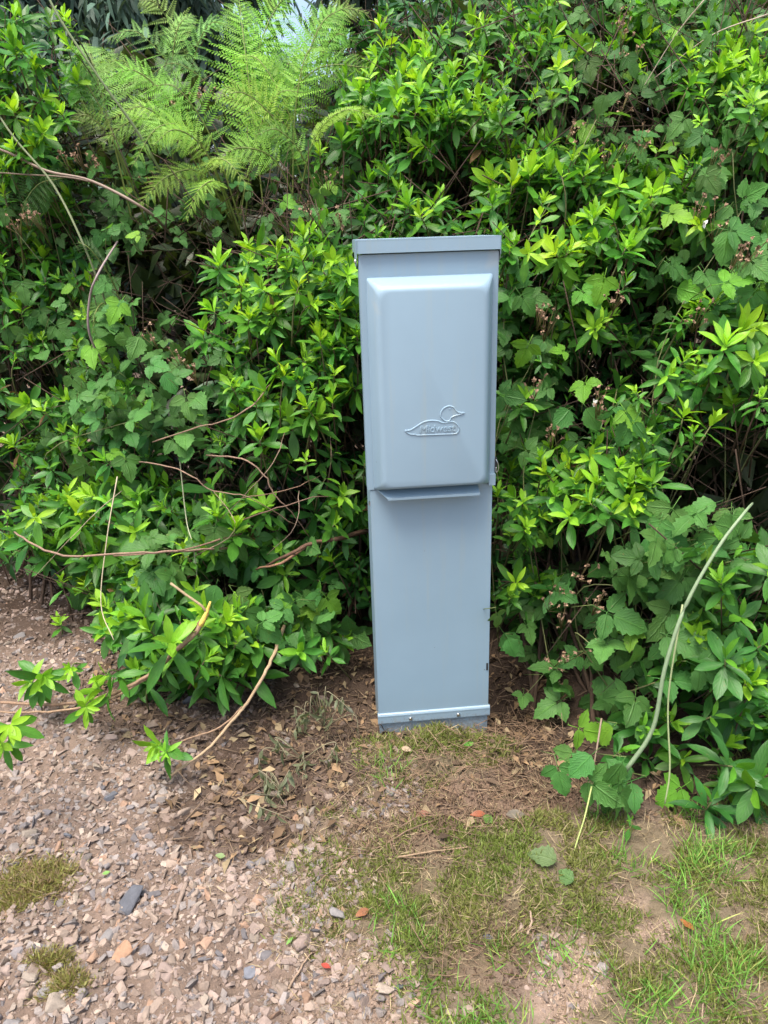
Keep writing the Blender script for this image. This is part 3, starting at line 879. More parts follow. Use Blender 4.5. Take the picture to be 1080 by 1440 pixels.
def bramble(label, ells, hand, n_front, n_deep, seed, base_px, size=.074, canes=(), flowers=(), col=BRC, side=0.0, y_off=0.0, single=.25):
    rg = np.random.default_rng(seed)
    bp_ = G(*base_px); bp_.y += .14; bp_.z = hz1(bp_.x, bp_.y)
    root = empty('bramble', bp_, label, 'bramble', 'brambles growing through the hedge')
    foliage = Mass(); twig = Mass()

    def orient(n, down=.5):
        n_ = nrm(np.tile([side, -.75, .75], (n, 1)) + rg.normal(0, .42, (n, 3)))
        d = nrm(np.tile([0, -.35, -down], (n, 1)) + rg.normal(0, .7, (n, 3)) * [1, .5, .7]); return frames(d, n_)
    n_front = int(n_front * 1.35); hp = np.array([tuple(P(q[0], q[1], (hedge_y(q[0], q[1])[0] - .05 + y_off) if len(q) < 4 else q[3])) for q in hand]).reshape(-1, 3)
    hs = np.array([(q[2] if len(q) > 2 else 1.0) for q in hand], float)
    ex = sample_ell(ells, int(n_front * 1.8), rg, (-.04 + y_off, .10 + y_off), hole=.37) if n_front else np.zeros((0, 3))
    pts = np.concatenate([hp, ex]); sc = np.concatenate([hs * 1.1, (.42 + .68 * rg.random(len(ex)))]) * size
    keep = ~((project(pts)[0] > 480) & (project(pts)[0] < 722) & (project(pts)[1] > 345) & (project(pts)[1] < 1050) & (pts[:, 1] < 1.68))
    keep[:len(hp)] = True
    pts, sc = pts[keep], sc[keep]
    X, Y, Z = orient(len(pts))
    for i in range(len(pts)):
        s_ = sc[i]; c_ = col * (1 + rg.normal(0, .16)) * np.array([1 + rg.normal(0, .12), 1, 1])
        if rg.random() < .10: c_ = c_ * [1.9, 1.6, .7]
        one = rg.random() < single
        me = ME_BR1[rg.integers(0, 3)] if one else ME_BR[rg.integers(0, 4)]
        if one: s_ *= .8
        if i < 300:
            p = pts[i] - Y[i] * s_ * .6
            leaf_obj('leaf', me, root, bp_, p, X[i], Y[i], Z[i], s_, np.clip(c_, .01, .6))
            sticks(twig, [p + np.array([rg.normal(0, .015), .05, -.03])], [p], .0011, GREENSTEM)
    dp = sample_ell(ells, int(n_deep * 1.6), rg, (.06 + y_off, .35 + y_off), hole=.38)
    if len(dp):
        X, Y, Z = orient(len(dp)); s_ = ((.6 + .5 * rg.random(len(dp))) * size)[:, None]
        cc = np.clip(col * .85 * (1 + rg.normal(0, .18, (len(dp), 1))), .01, .4); var = rg.integers(0, 7, len(dp))
        for v in range(7):
            q = var == v; tp = (BR + BR1)[v]; foliage.add(tp, dp[q], X[q] * s_[q], Y[q] * s_[q], Z[q] * s_[q], cc[q])
    foliage.build('foliage', M_BR, root); 
    # arching thin canes
    for k in range(5):
        if len(pts) < 2: break
        e = pts[rg.integers(0, len(pts))] + np.array([0, .03, -.02]); st = np.array(bp_) + np.append(rg.normal(0, .08, 2), -.02)
        tube('cane', [st, st * .45 + e * .55 + np.array([rg.normal(0, .10), .03, .10]), e], .0018, .0009, M_CANE, root, GREENSTEM * .8 + TWIGC * .3, 5, 6)
    for cdef in canes:
        pp, r0, r1, cc = cdef; tube('cane', [P(*q) for q in pp], r0, r1, M_CANE, root, cc, 7, 6, .08)
    for q in flowers:
        cen = np.array(P(q[0], q[1], hedge_y(q[0], q[1])[0] - .07 + y_off)); white = len(q) > 2
        fm = Mass(); nb = 5 if white else rg.integers(6, 11)
        for j in range(nb):
            b_ = cen + rg.normal(0, .013, 3)
            sticks(fm, [cen + [0, .03, -.04]], [b_], .0007, TWIGC * [.9, 1, .6])
            cc = np.array([.30, .20, .13]) * (1 + rg.normal(0, .2)) if not white or j > 0 else np.array([.70, .70, .64])
            v = unit(rg, 6); v[:, 1] -= .4; v = nrm(v); X, Y, Z = frames(v, unit(rg, 6)); L_ = .009 if white and j < 1 else .006
            fm.add(STRIP, np.tile(b_, (6, 1)), X * L_ * .55, Y * L_, Z * L_, np.tile(np.clip(cc, .05, .8), (6, 1)))
        fm.build('flower_cluster', M_FLOWER, root, kind=None)
    twig.build('leaf_stalks', M_CANE, root)
    return root


def fern(label, fronds, seed, base_px, col=FERN_C, wide=.46):
    rg = np.random.default_rng(seed)
    bp_ = P(base_px[0], base_px[1], base_px[2]); bp_.z = 0
    root = empty('fern', bp_, label, 'fern', 'bracken ferns rising above the hedge')
    for (bx_, by_, bY, tx, ty, tY, arch) in fronds:
        a = P(bx_, by_, bY); e = P(tx, ty, tY); mid = (a + e) / 2 + Vector((0, -.02, arch))
        path = smooth_path([a + (a - mid) * .7 + Vector((0, .03, -.12)), a, mid, e], 8)
        V_, T_, U_ = tube_data(path, .0028, .0007, 5)
        pw = a
        me = mesh_np('frond', V_ - np.array(pw), T_, M_CANE, uv=U_, tint=np.tile(np.array([.16, .2, .05]), (len(V_), 1)))
        fo_ = bpy.data.objects.new('frond', me); COL.objects.link(fo_); fo_.parent = root; fo_.location = pw - bp_
        L_ = (e - a).length; n = int(np.clip(L_ / .017, 10, 20)); vw = -np.array((a - Vector((0, 0, EYE))).normalized())
        hint = nrm((vw * .7 + np.array([0, 0, .8]) + rg.normal(0, .25, 3))[None])[0]
        cc0 = col * np.clip(1 + rg.normal(0, .22), .5, 1.4) * np.array([1 + rg.normal(0, .12), 1, 1])
        pp = path[8:]
        for k in range(n):
            t_ = (k + .3) / n; q = t_ * (len(pp) - 1); i0 = min(int(q), len(pp) - 2); p = pp[i0].lerp(pp[i0 + 1], q - i0)
            d = np.array((pp[i0 + 1] - pp[i0]).normalized()); s_ = np.cross(d, hint); s_ /= np.linalg.norm(s_)
            ln = wide * L_ * (1 - t_) ** .8 * min(1, .55 + t_ * 3) + .012
            for sgn in (-1, 1):
                dd = s_ * sgn * .9 + d * (.35 + .5 * t_) + rg.normal(0, .06, 3) + np.array([0, 0, -.10])
                X, Y, Z = frames(dd[None], (hint + rg.normal(0, .12, 3))[None])
                leaf_obj('pinna', ME_PIN[rg.integers(0, 3)], fo_, pw, p, X[0], Y[0], Z[0], ln, np.clip(cc0 * (1 + rg.normal(0, .12)), .01, .6))
    return root


# ------------------------------------------------------------------ conifers far behind
def conifer(label, x, y, h, rad, seed, low=1.2, col=(0.06, 0.11, 0.08)):  # needle colour lightened to stand in for distance haze
    rg = np.random.default_rng(seed)
    root = empty('conifer_tree', (x, y, 0), label, 'tree', 'conifers far behind the hedge')
    tube('trunk', [(x, y, -.1), (x + .05, y, h * .5), (x, y, h)], .16, .03, M_BARK, root, (.10, .08, .065), 9, 8, .1)
    fol = Mass()
    zt = low
    while zt < h - .3:
        rr = rad * (1 - (zt - low) / (h - low)) ** .7 + .15
        for k in range(5):
            th = rg.random() * 6.28; e = np.array([x + rr * math.cos(th), y + rr * math.sin(th), zt - rr * .28 + rg.normal(0, .1)])
            a = np.array([x, y, zt]); mid = (a + e) / 2 + [0, 0, rr * .13]
            tube('branch', [a, mid, e], .022, .005, M_BARK, root, (.09, .07, .055), 4, 3, .1)
            dens = (330 if x < 2 else 110) if zt < 3.8 else 40
            n = int(dens * rr)
            t_ = rg.random(n) ** .7 * .9 + .1
            b_ = (1 - t_)[:, None] ** 2 * a + 2 * ((1 - t_) * t_)[:, None] * mid + (t_ ** 2)[:, None] * e
            b_ = b_ + rg.normal(0, 1, (n, 3)) * np.array([.10, .10, .05]) - np.abs(rg.normal(0, .16, (n, 1))) * [0, 0, 1]
            d = nrm(np.tile([math.cos(th) * .5, math.sin(th) * .5, -1.0], (n, 1)) + rg.normal(0, .45, (n, 3)))
            X, Y, Z = frames(d, unit(rg, n) * .6 + [0, 0, 1]); ln = (.09 + .12 * rg.random(n))[:, None] * (1 if zt < 4.2 else 2.5)
            c_ = np.clip(np.array(col) * (1 + rg.normal(0, .25, (n, 1))), .005, .3)
            fol.add(STRIP, b_, X * ln * .20, Y * ln, Z * ln, c_)
        zt += .28 + .1 * rg.random()
    fol.build('foliage', M_CONIFER, root)
    return root


conifer('dark drooping conifer behind the top left corner of the hedge', -3.7, 6.8, 6.5, 2.1, 901, .7)
conifer('dark drooping conifer left of the white sky gap behind the ferns', -2.1, 7.6, 7.5, 1.75, 902, .8)
conifer('dark conifer just right of the white sky gap above the shrubs', 0.85, 8.6, 7.5, 1.55, 903, .9)
conifer('conifer hidden mostly by the tall right hand shrubs', 3.6, 7.5, 7.0, 1.9, 904)
conifer('conifer standing apart at the far right beyond the hedge', 6.6, 8.2, 7.5, 2.2, 906)
conifer('conifer at the far right nearer than its neighbour', 5.2, 5.6, 6.0, 1.8, 907, .5)
conifer('conifer farthest back behind the left ferns', -6.5, 10.5, 8.0, 2.4, 905)

# ------------------------------------------------------------------ the hedge
azalea('azalea shrub with dense pale shoots immediately left of the pedestal', [(400, 470, 115, 150), (470, 420, 50, 90), (330, 400, 60, 60)],
       [(350, 360), (390, 350), (425, 358), (470, 360), (488, 380), (370, 400), (420, 395), (440, 420), (478, 430), (350, 440), (385, 430), (450, 470), (468, 478), (430, 500), (400, 520), (440, 540), (470, 520), (432, 565), (390, 500), (486, 478), (300, 430), (340, 395)],
       14, 90, 1500, 11, (430, 860), young=.92)
azalea('azalea twigs with small leaf rosettes low beside the left edge of the pedestal', [(470, 690, 45, 60), (430, 820, 90, 90), (380, 620, 90, 60), (460, 910, 60, 60)],
       [(480, 690), (470, 705), (498, 652), (458, 665), (395, 765), (360, 560), (365, 610), (430, 640), (470, 730)], 6, 40, 1100, 12, (440, 930), young=.4, midyoung=.05)
azalea('low azalea shrub sprawling over the gravel heap at lower left', [(200, 740, 190, 70), (240, 890, 130, 70), (330, 900, 60, 60), (90, 755, 100, 60), (190, 830, 110, 50)],
       [(130, 690), (152, 700), (115, 720), (50, 720), (190, 740), (262, 770), (300, 760), (330, 740), (310, 700), (200, 860), (170, 870), (148, 880), (212, 880), (300, 920), (332, 925), (312, 950), (350, 900), (240, 900), (290, 940), (350, 935)],
       22, 130, 1300, 13, (230, 900), young=.6, size=.95, midyoung=.25)
azalea('azalea shrub with upright shoots filling the top left corner', [(35, 130, 85, 115), (-90, 150, 110, 150), (30, 260, 80, 60)],
       [(90, 20), (100, 30), (40, 70), (20, 60), (50, 90), (110, 110), (60, 130), (20, 150), (40, 170), (100, 60), (120, 80), (20, 200), (50, 200), (10, 230), (60, 180)],
       8, 90, 900, 14, (40, 800), young=.85)
azalea('azalea shrub at the far left edge above the gravel', [(60, 520, 120, 180), (130, 620, 90, 80), (-100, 450, 130, 200), (50, 360, 100, 80)],
       [(30, 430), (20, 500), (40, 560), (62, 570), (20, 620), (90, 600), (110, 620), (70, 650), (30, 680), (100, 560), (150, 640), (140, 500), (60, 470)],
       10, 110, 1100, 15, (60, 850), young=.5, midyoung=.25, y_off=.03)
azalea('tall azalea shrub rising behind and above the pedestal lid', [(560, 220, 110, 90), (640, 280, 130, 60), (500, 280, 120, 60), (600, 420, 110, 120), (600, 700, 110, 250)],
       [(530, 322), (610, 285), (592, 298), (622, 270), (540, 230), (580, 200), (520, 250), (470, 240), (690, 250), (640, 300), (560, 260)], 10, 120, 1500, 16, (600, 860), young=.45, midyoung=.15, y_off=.05)
azalea('tall azalea shrub with lime tips at top centre right of the ferns', [(640, 90, 150, 120), (560, 130, 90, 100), (780, 60, 90, 80)],
       [(600, 60), (640, 100), (590, 110), (570, 90), (620, 40), (660, 60), (690, 130), (712, 140), (750, 130), (800, 120), (560, 150), (640, 160), (700, 160), (740, 165), (720, 70), (680, 30), (760, 60), (540, 60), (520, 80), (480, 190), (450, 210), (505, 130)],
       12, 130, 1500, 17, (640, 800), young=.85)
azalea('azalea shrub with arching lime sprays above right of the lid', [(800, 290, 130, 90), (920, 280, 90, 80), (740, 240, 80, 50)],
       [(745, 240), (790, 240), (830, 222), (870, 255), (690, 245), (840, 330), (862, 300), (820, 330), (950, 250), (940, 275), (900, 290), (960, 245), (765, 330), (782, 350), (880, 340), (930, 265), (720, 345), (760, 300), (800, 345), (835, 300)],
       10, 100, 1200, 18, (830, 950), young=.92)
azalea('azalea branch reaching in from the top right edge of the hedge', [(1020, 130, 90, 110), (1180, 150, 130, 160), (930, 60, 90, 80)],
       [(1030, 80), (1060, 90), (1010, 100), (1020, 125), (990, 130), (970, 110), (1075, 110), (1050, 140), (985, 165), (1060, 40), (900, 90)], 6, 100, 1300, 19, (1020, 950), young=.9)
azalea('dense round azalea clump of pale leaves right of the pedestal door', [(810, 680, 110, 75), (740, 800, 50, 60)],
       [(760, 640), (800, 650), (830, 640), (870, 650), (890, 672), (780, 690), (830, 700), (860, 712), (740, 735), (718, 745), (760, 720), (905, 700), (725, 812), (718, 832), (800, 720), (770, 660), (850, 680), (810, 670), (735, 700), (890, 720)],
       6, 50, 800, 20, (800, 1000), young=.85, y_off=-.03)
azalea('azalea shrub of bright rosettes at the right edge beside bramble flowers', [(1010, 500, 90, 80), (960, 590, 70, 50), (840, 460, 50, 30), (1180, 520, 120, 150), (1400, 400, 200, 260), (1450, 800, 220, 260)],
       [(1040, 460), (1062, 452), (1020, 480), (980, 490), (1000, 512), (960, 502), (940, 520), (1060, 500), (975, 600), (1000, 590), (960, 580), (835, 455), (895, 545), (960, 440), (845, 448)],
       14, 190, 2600, 21, (1000, 1020), young=.8)
azalea('dark leaved azalea shrub at the bottom right above the grass', [(1000, 1010, 100, 120), (1050, 860, 70, 90), (920, 1060, 90, 70), (1030, 1100, 110, 45), (900, 1110, 60, 30), (1180, 950, 120, 180)],
       [(1000, 1000), (1030, 1070), (1060, 1010), (870, 1050), (980, 870), (1020, 920), (1050, 940), (950, 930), (1060, 1100), (1000, 1120), (930, 1000), (900, 990), (1040, 860), (1070, 900), (1020, 1040), (960, 1060)],
       18, 120, 1500, 22, (1000, 1060), young=.28, size=.92, midyoung=.08)
azalea('shaded azalea leaves between the pedestal and the right hand brambles', [(760, 430, 70, 110), (760, 560, 80, 90), (880, 420, 100, 70), (900, 560, 100, 100), (720, 900, 40, 80)],
       [(720, 395), (735, 560), (700, 640), (760, 500), (800, 400), (880, 390), (700, 690)], 8, 100, 1700, 23, (760, 980), young=.2, midyoung=.05, y_off=.05)

bramble('bramble with large toothed leaves sprawling over the left of the hedge', [(190, 520, 120, 100), (120, 600, 100, 60), (100, 450, 100, 60)],
        [(150, 465, 1.2), (190, 490, 1.1), (130, 500, 1.1), (110, 540), (150, 545, 1.1), (280, 565, 1.1), (265, 575), (195, 585), (255, 630), (160, 440), (90, 470), (215, 500), (240, 540), (60, 500), (180, 660), (110, 660)],
        50, 90, 41, (170, 860), canes=[(((150, 520, 1.9), (126, 470, 1.84), (126, 420, 1.83), (138, 385, 1.83), (165, 340, 1.98)), .0028, .0024, (.26, .2, .19)), (((-60, 60, 2.05), (10, 180, 2.0), (75, 260, 1.98), (120, 350, 1.95), (150, 430, 1.98), (160, 470, 2.1)), .0024, .003, (.17, .2, .1)), (((40, -80, 2.0), (75, 10, 1.98), (140, 110, 1.98), (190, 180, 2.0), (225, 240, 2.05), (240, 270, 2.2)), .0024, .0034, (.17, .22, .1))],
        flowers=[(30, 300), (50, 305), (250, 500), (270, 520), (215, 470), (20, 310)])
bramble('bramble of small dull leaves and brown spent flowers below the ferns', [(220, 270, 180, 70), (380, 270, 130, 60), (440, 240, 90, 50), (100, 300, 110, 60)],
        [(180, 250), (160, 280), (150, 320), (300, 280), (420, 300), (450, 280), (340, 260), (130, 245), (220, 300), (480, 300)],
        70, 170, 42, (300, 850), size=.06, flowers=[(110, 215), (130, 225), (420, 295), (440, 300), (460, 250), (285, 125), (240, 145), (480, 305), (215, 255), (90, 220)],
        canes=[(((-60, 200, 2.1), (0, 210, 2.04), (65, 240, 2.0), (130, 255, 2.0), (205, 295, 1.98), (240, 330, 2.15)), .003, .0036, (.22, .16, .12)), (((-50, 240, 2.1), (30, 245, 2.02), (100, 250, 1.99), (150, 262, 2.02)), .002, .0016, (.15, .11, .075))])
bramble('bramble with veined leaves and brown buds just right of the pedestal door', [(740, 470, 50, 90), (800, 560, 90, 70), (740, 610, 60, 60)],
        [(742, 430), (700, 420), (830, 420), (845, 410), (735, 500), (835, 590, 1.1), (880, 610, 1.1), (790, 590, 1.1), (755, 640), (890, 595), (820, 550), (720, 560)],
        36, 80, 43, (760, 980), flowers=[(770, 455), (760, 440), (850, 560, 1), (845, 565), (780, 610), (755, 540)], size=.070)
bramble('bramble with pale leaves and white flowers at the right edge', [(1020, 360, 80, 90), (960, 400, 60, 60), (1150, 380, 100, 150)],
        [(1020, 350, 1.2), (1000, 400), (1040, 395), (970, 410), (1070, 380), (1050, 330, 1.1), (1010, 250), (1060, 270), (960, 385)],
        36, 90, 44, (1040, 1020), flowers=[(1015, 310, 1), (1060, 345), (1040, 350), (1050, 355), (1010, 215), (985, 290), (870, 410), (985, 440)], col=BRC * 1.15)
bramble('dull bramble leaves and twigs high in the right of the hedge', [(880, 110, 130, 90), (980, 220, 90, 60), (760, 20, 120, 50), (1000, 20, 120, 50)],
        [(910, 190), (890, 95), (845, 150), (870, 160), (830, 100), (790, 80), (950, 60), (820, 55), (950, 180)],
        60, 170, 45, (900, 980), size=.062, flowers=[(880, 40), (890, 75), (880, 130), (905, 200), (860, 210), (800, 170), (870, 20)], col=BRC * .9,
        canes=[(((1080, 20, 1.8), (1000, 50, 1.85), (920, 110, 1.9)), .0015, .001, (.4, .33, .25)), (((990, 0, 1.8), (950, 50, 1.85), (900, 130, 1.9)), .0015, .001, (.4, .33, .25))])
bramble('bramble with large leaves under the thick pale cane at lower right', [(900, 860, 110, 90), (960, 780, 90, 70), (830, 1010, 70, 60), (870, 1060, 60, 60)],
        [(850, 1114, 1.1, 1.09), (880, 1122, 1.2, 1.10), (862, 1092, 1.0, 1.10), (815, 1078, 1.0, 1.11), (790, 1098, .9, 1.12), (900, 825, 1.3), (945, 832, 1.2), (880, 875, 1.3), (930, 880, 1.2), (970, 905, 1.4), (890, 1000, 1.0), (832, 1030), (770, 995, 1.1), (850, 1035), (785, 965), (765, 940), (722, 908, 1.2), (940, 760, 1.3), (930, 738, 1.2), (985, 715), (1000, 775), (965, 960, 1.2), (862, 1108, 1.3), (868, 1150, 1.0), (830, 1080), (795, 1080, 1.1), (1010, 950, 1.1), (850, 915, 1), (940, 1120, 1), (1020, 740), (1020, 830, 1.1)],
        52, 110, 46, (900, 1040), size=.080, flowers=[(790, 825), (820, 800), (775, 845), (795, 870), (840, 850), (800, 920), (785, 925)],
        canes=[(((1058, 708, 1.27), (1046, 722, 1.21), (1010, 770, 1.18), (965, 850, 1.16), (935, 940, 1.14), (918, 1025, 1.13), (880, 1084, 1.13)), .0022, .0042, (.20, .275, .155)),
               (((880, 1084, 1.13), (868, 1096, 1.125), (850, 1108, 1.12), (834, 1106, 1.12)), .0040, .0028, (.2, .27, .14)),
               (((832, 1106, 1.1), (822, 1150, 1.06), (808, 1195, 1.03), (806, 1215, 1.02)), .0016, .001, (.32, .38, .12)),
               (((960, 850, 1.2), (940, 980, 1.16), (942, 1080, 1.12), (935, 1130, 1.1)), .0018, .0015, (.25, .3, .14)),
               (((846, 1010, 1.2), (838, 1060, 1.16), (828, 1110, 1.14)), .0018, .0016, (.22, .16, .11))])
bramble('bramble sprays hanging down right beside the pedestal foot', [(755, 880, 45, 80), (800, 960, 60, 60), (740, 960, 25, 40), (770, 760, 50, 80)],
        [(700, 872, .7, 1.38), (720, 912, 1.0, 1.40), (745, 892, .9), (775, 965, .9), (800, 930), (735, 985, .8)], 26, 90, 48, (780, 960), size=.066, y_off=.02)
bramble('bramble leaves mixed with dead canes at the lower left of the hedge', [(290, 790, 110, 70), (220, 820, 80, 60), (340, 850, 70, 60), (180, 760, 100, 50), (80, 790, 90, 45), (440, 870, 70, 60)],
        [(190, 775, 1.2), (235, 830, 1.2), (220, 820), (300, 760), (345, 885, 1.4), (380, 890, 1.2), (400, 850), (260, 640), (260, 620), (300, 840), (440, 770), (490, 880), (340, 850)],
        55, 150, 47, (300, 900), size=.078, col=BRC * .95, canes=[(((250, 620, 1.7), (262, 730, 1.66), (272, 770, 1.6), (280, 840, 1.58)), .0016, .001, (.3, .32, .2)), (((165, 670, 1.6), (150, 760, 1.55), (142, 850, 1.5), (160, 900, 1.45)), .0014, .001, (.45, .38, .25))])

fern('bracken fern with the tallest fronds under the sky gap', [(352, 230, 2.30, 455, 30, 2.42, .05), (360, 200, 2.3, 335, -10, 2.45, .06), (370, 190, 2.3, 525, 95, 2.25, .07), (345, 150, 2.35, 410, -20, 2.45, .04), (356, 215, 2.25, 430, 130, 2.2, .06)], 61, (355, 330, 2.35), wide=.34)
fern('bracken fern with horizontal fronds spreading left at mid height', [(275, 190, 2.1, 185, 235, 1.98, .05), (262, 205, 2.15, 160, 165, 2.05, .05), (285, 245, 2.1, 195, 290, 2.0, .03), (300, 200, 2.12, 215, 120, 2.1, .05), (250, 160, 2.15, 150, 110, 2.12, .05), (255, 185, 2.12, 140, 205, 2.05, .04), (290, 215, 2.05, 215, 205, 1.98, .04), (290, 240, 2.1, 350, 262, 2.0, .04), (310, 260, 2.05, 260, 310, 1.98, .03)], 62, (290, 330, 2.15), col=FERN_C * 1.05)
fern('pale bracken fern against the dark conifers at the upper left', [(235, 140, 2.5, 130, 95, 2.4, .05), (240, 125, 2.5, 270, 20, 2.5, .05), (250, 110, 2.5, 150, 55, 2.45, .06), (300, 130, 2.45, 205, 110, 2.4, .05), (262, 80, 2.55, 195, 0, 2.5, .05), (240, 140, 2.45, 165, 140, 2.35, .05), (270, 100, 2.5, 325, 35, 2.45, .05), (200, 130, 2.5, 100, 120, 2.45, .04)], 63, (250, 330, 2.45), col=np.array([.27, .46, .13]))
fern('bracken fern leaning right between the ferns and lime shoots', [(400, 190, 2.2, 300, 140, 2.15, .05), (410, 170, 2.25, 335, 75, 2.3, .05), (390, 230, 2.1, 300, 225, 2.05, .03), (420, 130, 2.3, 485, 10, 2.35, .05), (440, 200, 2.15, 530, 165, 2.05, .04), (415, 160, 2.2, 450, 65, 2.25, .05), (430, 230, 2.1, 360, 190, 2.05, .04)], 64, (400, 330, 2.2), col=FERN_C * .85)
fern('short pale fern sprigs beside the top left shoots', [(150, 170, 2.2, 95, 105, 2.2, .04), (155, 180, 2.2, 120, 60, 2.3, .05), (165, 210, 2.15, 100, 170, 2.1, .04), (440, 60, 2.5, 520, 20, 2.5, .04), (450, 90, 2.45, 500, 60, 2.4, .04)], 66, (160, 330, 2.25), col=np.array([.24, .43, .10]))
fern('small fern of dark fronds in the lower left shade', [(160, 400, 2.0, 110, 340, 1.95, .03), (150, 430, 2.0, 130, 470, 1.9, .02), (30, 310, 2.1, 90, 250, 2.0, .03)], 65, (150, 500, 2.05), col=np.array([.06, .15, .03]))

# dim tangle of dead twigs and leaves filling the inside of the hedge
rg = np.random.default_rng(99)
core = Mass()
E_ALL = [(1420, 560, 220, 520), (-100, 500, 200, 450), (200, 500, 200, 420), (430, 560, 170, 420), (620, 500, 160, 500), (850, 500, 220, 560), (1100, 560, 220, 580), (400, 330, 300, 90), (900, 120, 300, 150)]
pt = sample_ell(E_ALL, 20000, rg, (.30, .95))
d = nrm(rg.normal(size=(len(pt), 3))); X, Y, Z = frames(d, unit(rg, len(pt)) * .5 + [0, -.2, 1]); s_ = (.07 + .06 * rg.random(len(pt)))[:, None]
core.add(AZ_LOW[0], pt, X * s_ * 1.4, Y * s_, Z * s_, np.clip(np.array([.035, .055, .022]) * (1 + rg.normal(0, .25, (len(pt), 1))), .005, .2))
tw = sample_ell(E_ALL, 3500, rg, (.12, .6))
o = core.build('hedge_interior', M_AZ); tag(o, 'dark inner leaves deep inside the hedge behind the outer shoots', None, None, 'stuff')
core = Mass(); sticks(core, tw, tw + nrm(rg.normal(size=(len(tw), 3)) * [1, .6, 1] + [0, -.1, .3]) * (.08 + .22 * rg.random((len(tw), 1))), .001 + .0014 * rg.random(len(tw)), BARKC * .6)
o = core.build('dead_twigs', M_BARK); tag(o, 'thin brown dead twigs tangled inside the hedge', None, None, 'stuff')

# bare brown stems on the left, read off the photograph
stems = empty('dead_shrub', G(440, 960), 'leafless brown shrub with tangled bare stems left of the pedestal', 'shrub')
for pts_, r0, r1, cc in [
        ([(520, 745, 1.62), (480, 757, 1.56), (445, 762, 1.52), (410, 778, 1.5), (375, 795, 1.48)], .0085, .006, (.15, .085, .055)),
        ([(440, 762, 1.5), (395, 792, 1.47), (360, 800, 1.46)], .005, .004, (.27, .15, .09)),
        ([(335, 770, 1.5), (250, 775, 1.46), (170, 778, 1.42), (100, 782, 1.42), (55, 770, 1.45), (20, 748, 1.5)], .0036, .0045, (.30, .20, .14)),
        ([(340, 750, 1.5), (260, 772, 1.46), (160, 782, 1.42)], .003, .003, (.24, .15, .10)),
        ([(380, 540, 1.6), (355, 570, 1.56), (320, 590, 1.54), (280, 600, 1.54), (215, 622, 1.56)], .0024, .003, (.28, .19, .13)),
        ([(190, 650, 1.6), (235, 655, 1.56), (270, 670, 1.52), (300, 690, 1.52), (350, 700, 1.5), (420, 740, 1.5)], .0024, .002, (.30, .2, .14)),
        ([(290, 640, 1.55), (340, 645, 1.5), (372, 668, 1.48), (385, 695, 1.48), (410, 720, 1.5), (435, 755, 1.5)], .0028, .002, (.30, .2, .14)),
        ([(340, 700, 1.5), (400, 690, 1.48), (450, 670, 1.48)], .002, .0015, (.24, .15, .1)),
        ([(330, 735, 1.5), (390, 715, 1.48), (440, 700, 1.5), (480, 698, 1.54)], .0022, .0018, (.22, .14, .1)),
        ([(260, 790, 1.5), (330, 745, 1.48), (300, 690, 1.5)], .0018, .0014, (.3, .22, .15)),
        ([(462, 590, 1.58), (466, 640, 1.54), (460, 690, 1.54)], .0014, .0012, (.3, .2, .14)),
        ([(405, 590, 1.58), (390, 640, 1.52), (350, 690, 1.5), (300, 740, 1.5)], .0016, .0012, (.28, .2, .14)),
        ([(170, 690, 1.52), (110, 745, 1.46), (48, 812, 1.42)], .0014, .0012, (.4, .32, .22)),
        ([(420, 690, 1.48), (415, 740, 1.47), (375, 780, 1.46)], .0014, .0012, (.3, .22, .16))]:
    tube('stem', [P(q[0], q[1], q[2] + (.05 if 0 < i_ < len(pts_) - 1 else .13)) for i_, q in enumerate(pts_)], r0 * .70, r1 * .5, M_BARK, stems, np.array(cc) * .8, 6, 5, .25, .0009)

torn = empty('fallen_branch', G(290, 960), 'torn azalea branch with a yellow split end lying over the gravel', 'branch')
for pts_, r0, r1, cc in [
        ([(292, 862, 1.42), (275, 890, 1.40), (250, 912, 1.39), (215, 945, 1.38), (160, 975, 1.38), (90, 990, 1.42), (0, 988, 1.46)], .0052, .0032, (.26, .17, .11)),
        ([(288, 868, 1.415), (262, 902, 1.40), (240, 920, 1.39)], .0055, .004, (.20, .11, .07)),
        ([(205, 955, 1.38), (150, 985, 1.37), (80, 1000, 1.37), (0, 1002, 1.39)], .003, .002, (.28, .19, .12)),
        ([(400, 880, 1.56), (385, 920, 1.48), (372, 948, 1.43), (350, 985, 1.40), (330, 1010, 1.36), (290, 1055, 1.29), (240, 1090, 1.25)], .0042, .0026, (.36, .26, .16)),
        ([(345, 990, 1.40), (310, 1022, 1.36), (255, 1042, 1.34)], .0022, .0014, (.30, .2, .13)),
        ([(240, 820, 1.42), (280, 850, 1.4), (292, 862, 1.4)], .0026, .003, (.32, .24, .14))]:
    tube('stem', [P(*q) for q in pts_], r0, r1, M_BARK, torn, cc, 7, 6, .12, .0006)
tube('split_end', [P(296, 846, 1.405), P(291, 860, 1.4), P(282, 880, 1.392)], .0022, .0062, M_BARK, torn, (.62, .45, .10), 7, 4, .3)
rg = np.random.default_rng(123)
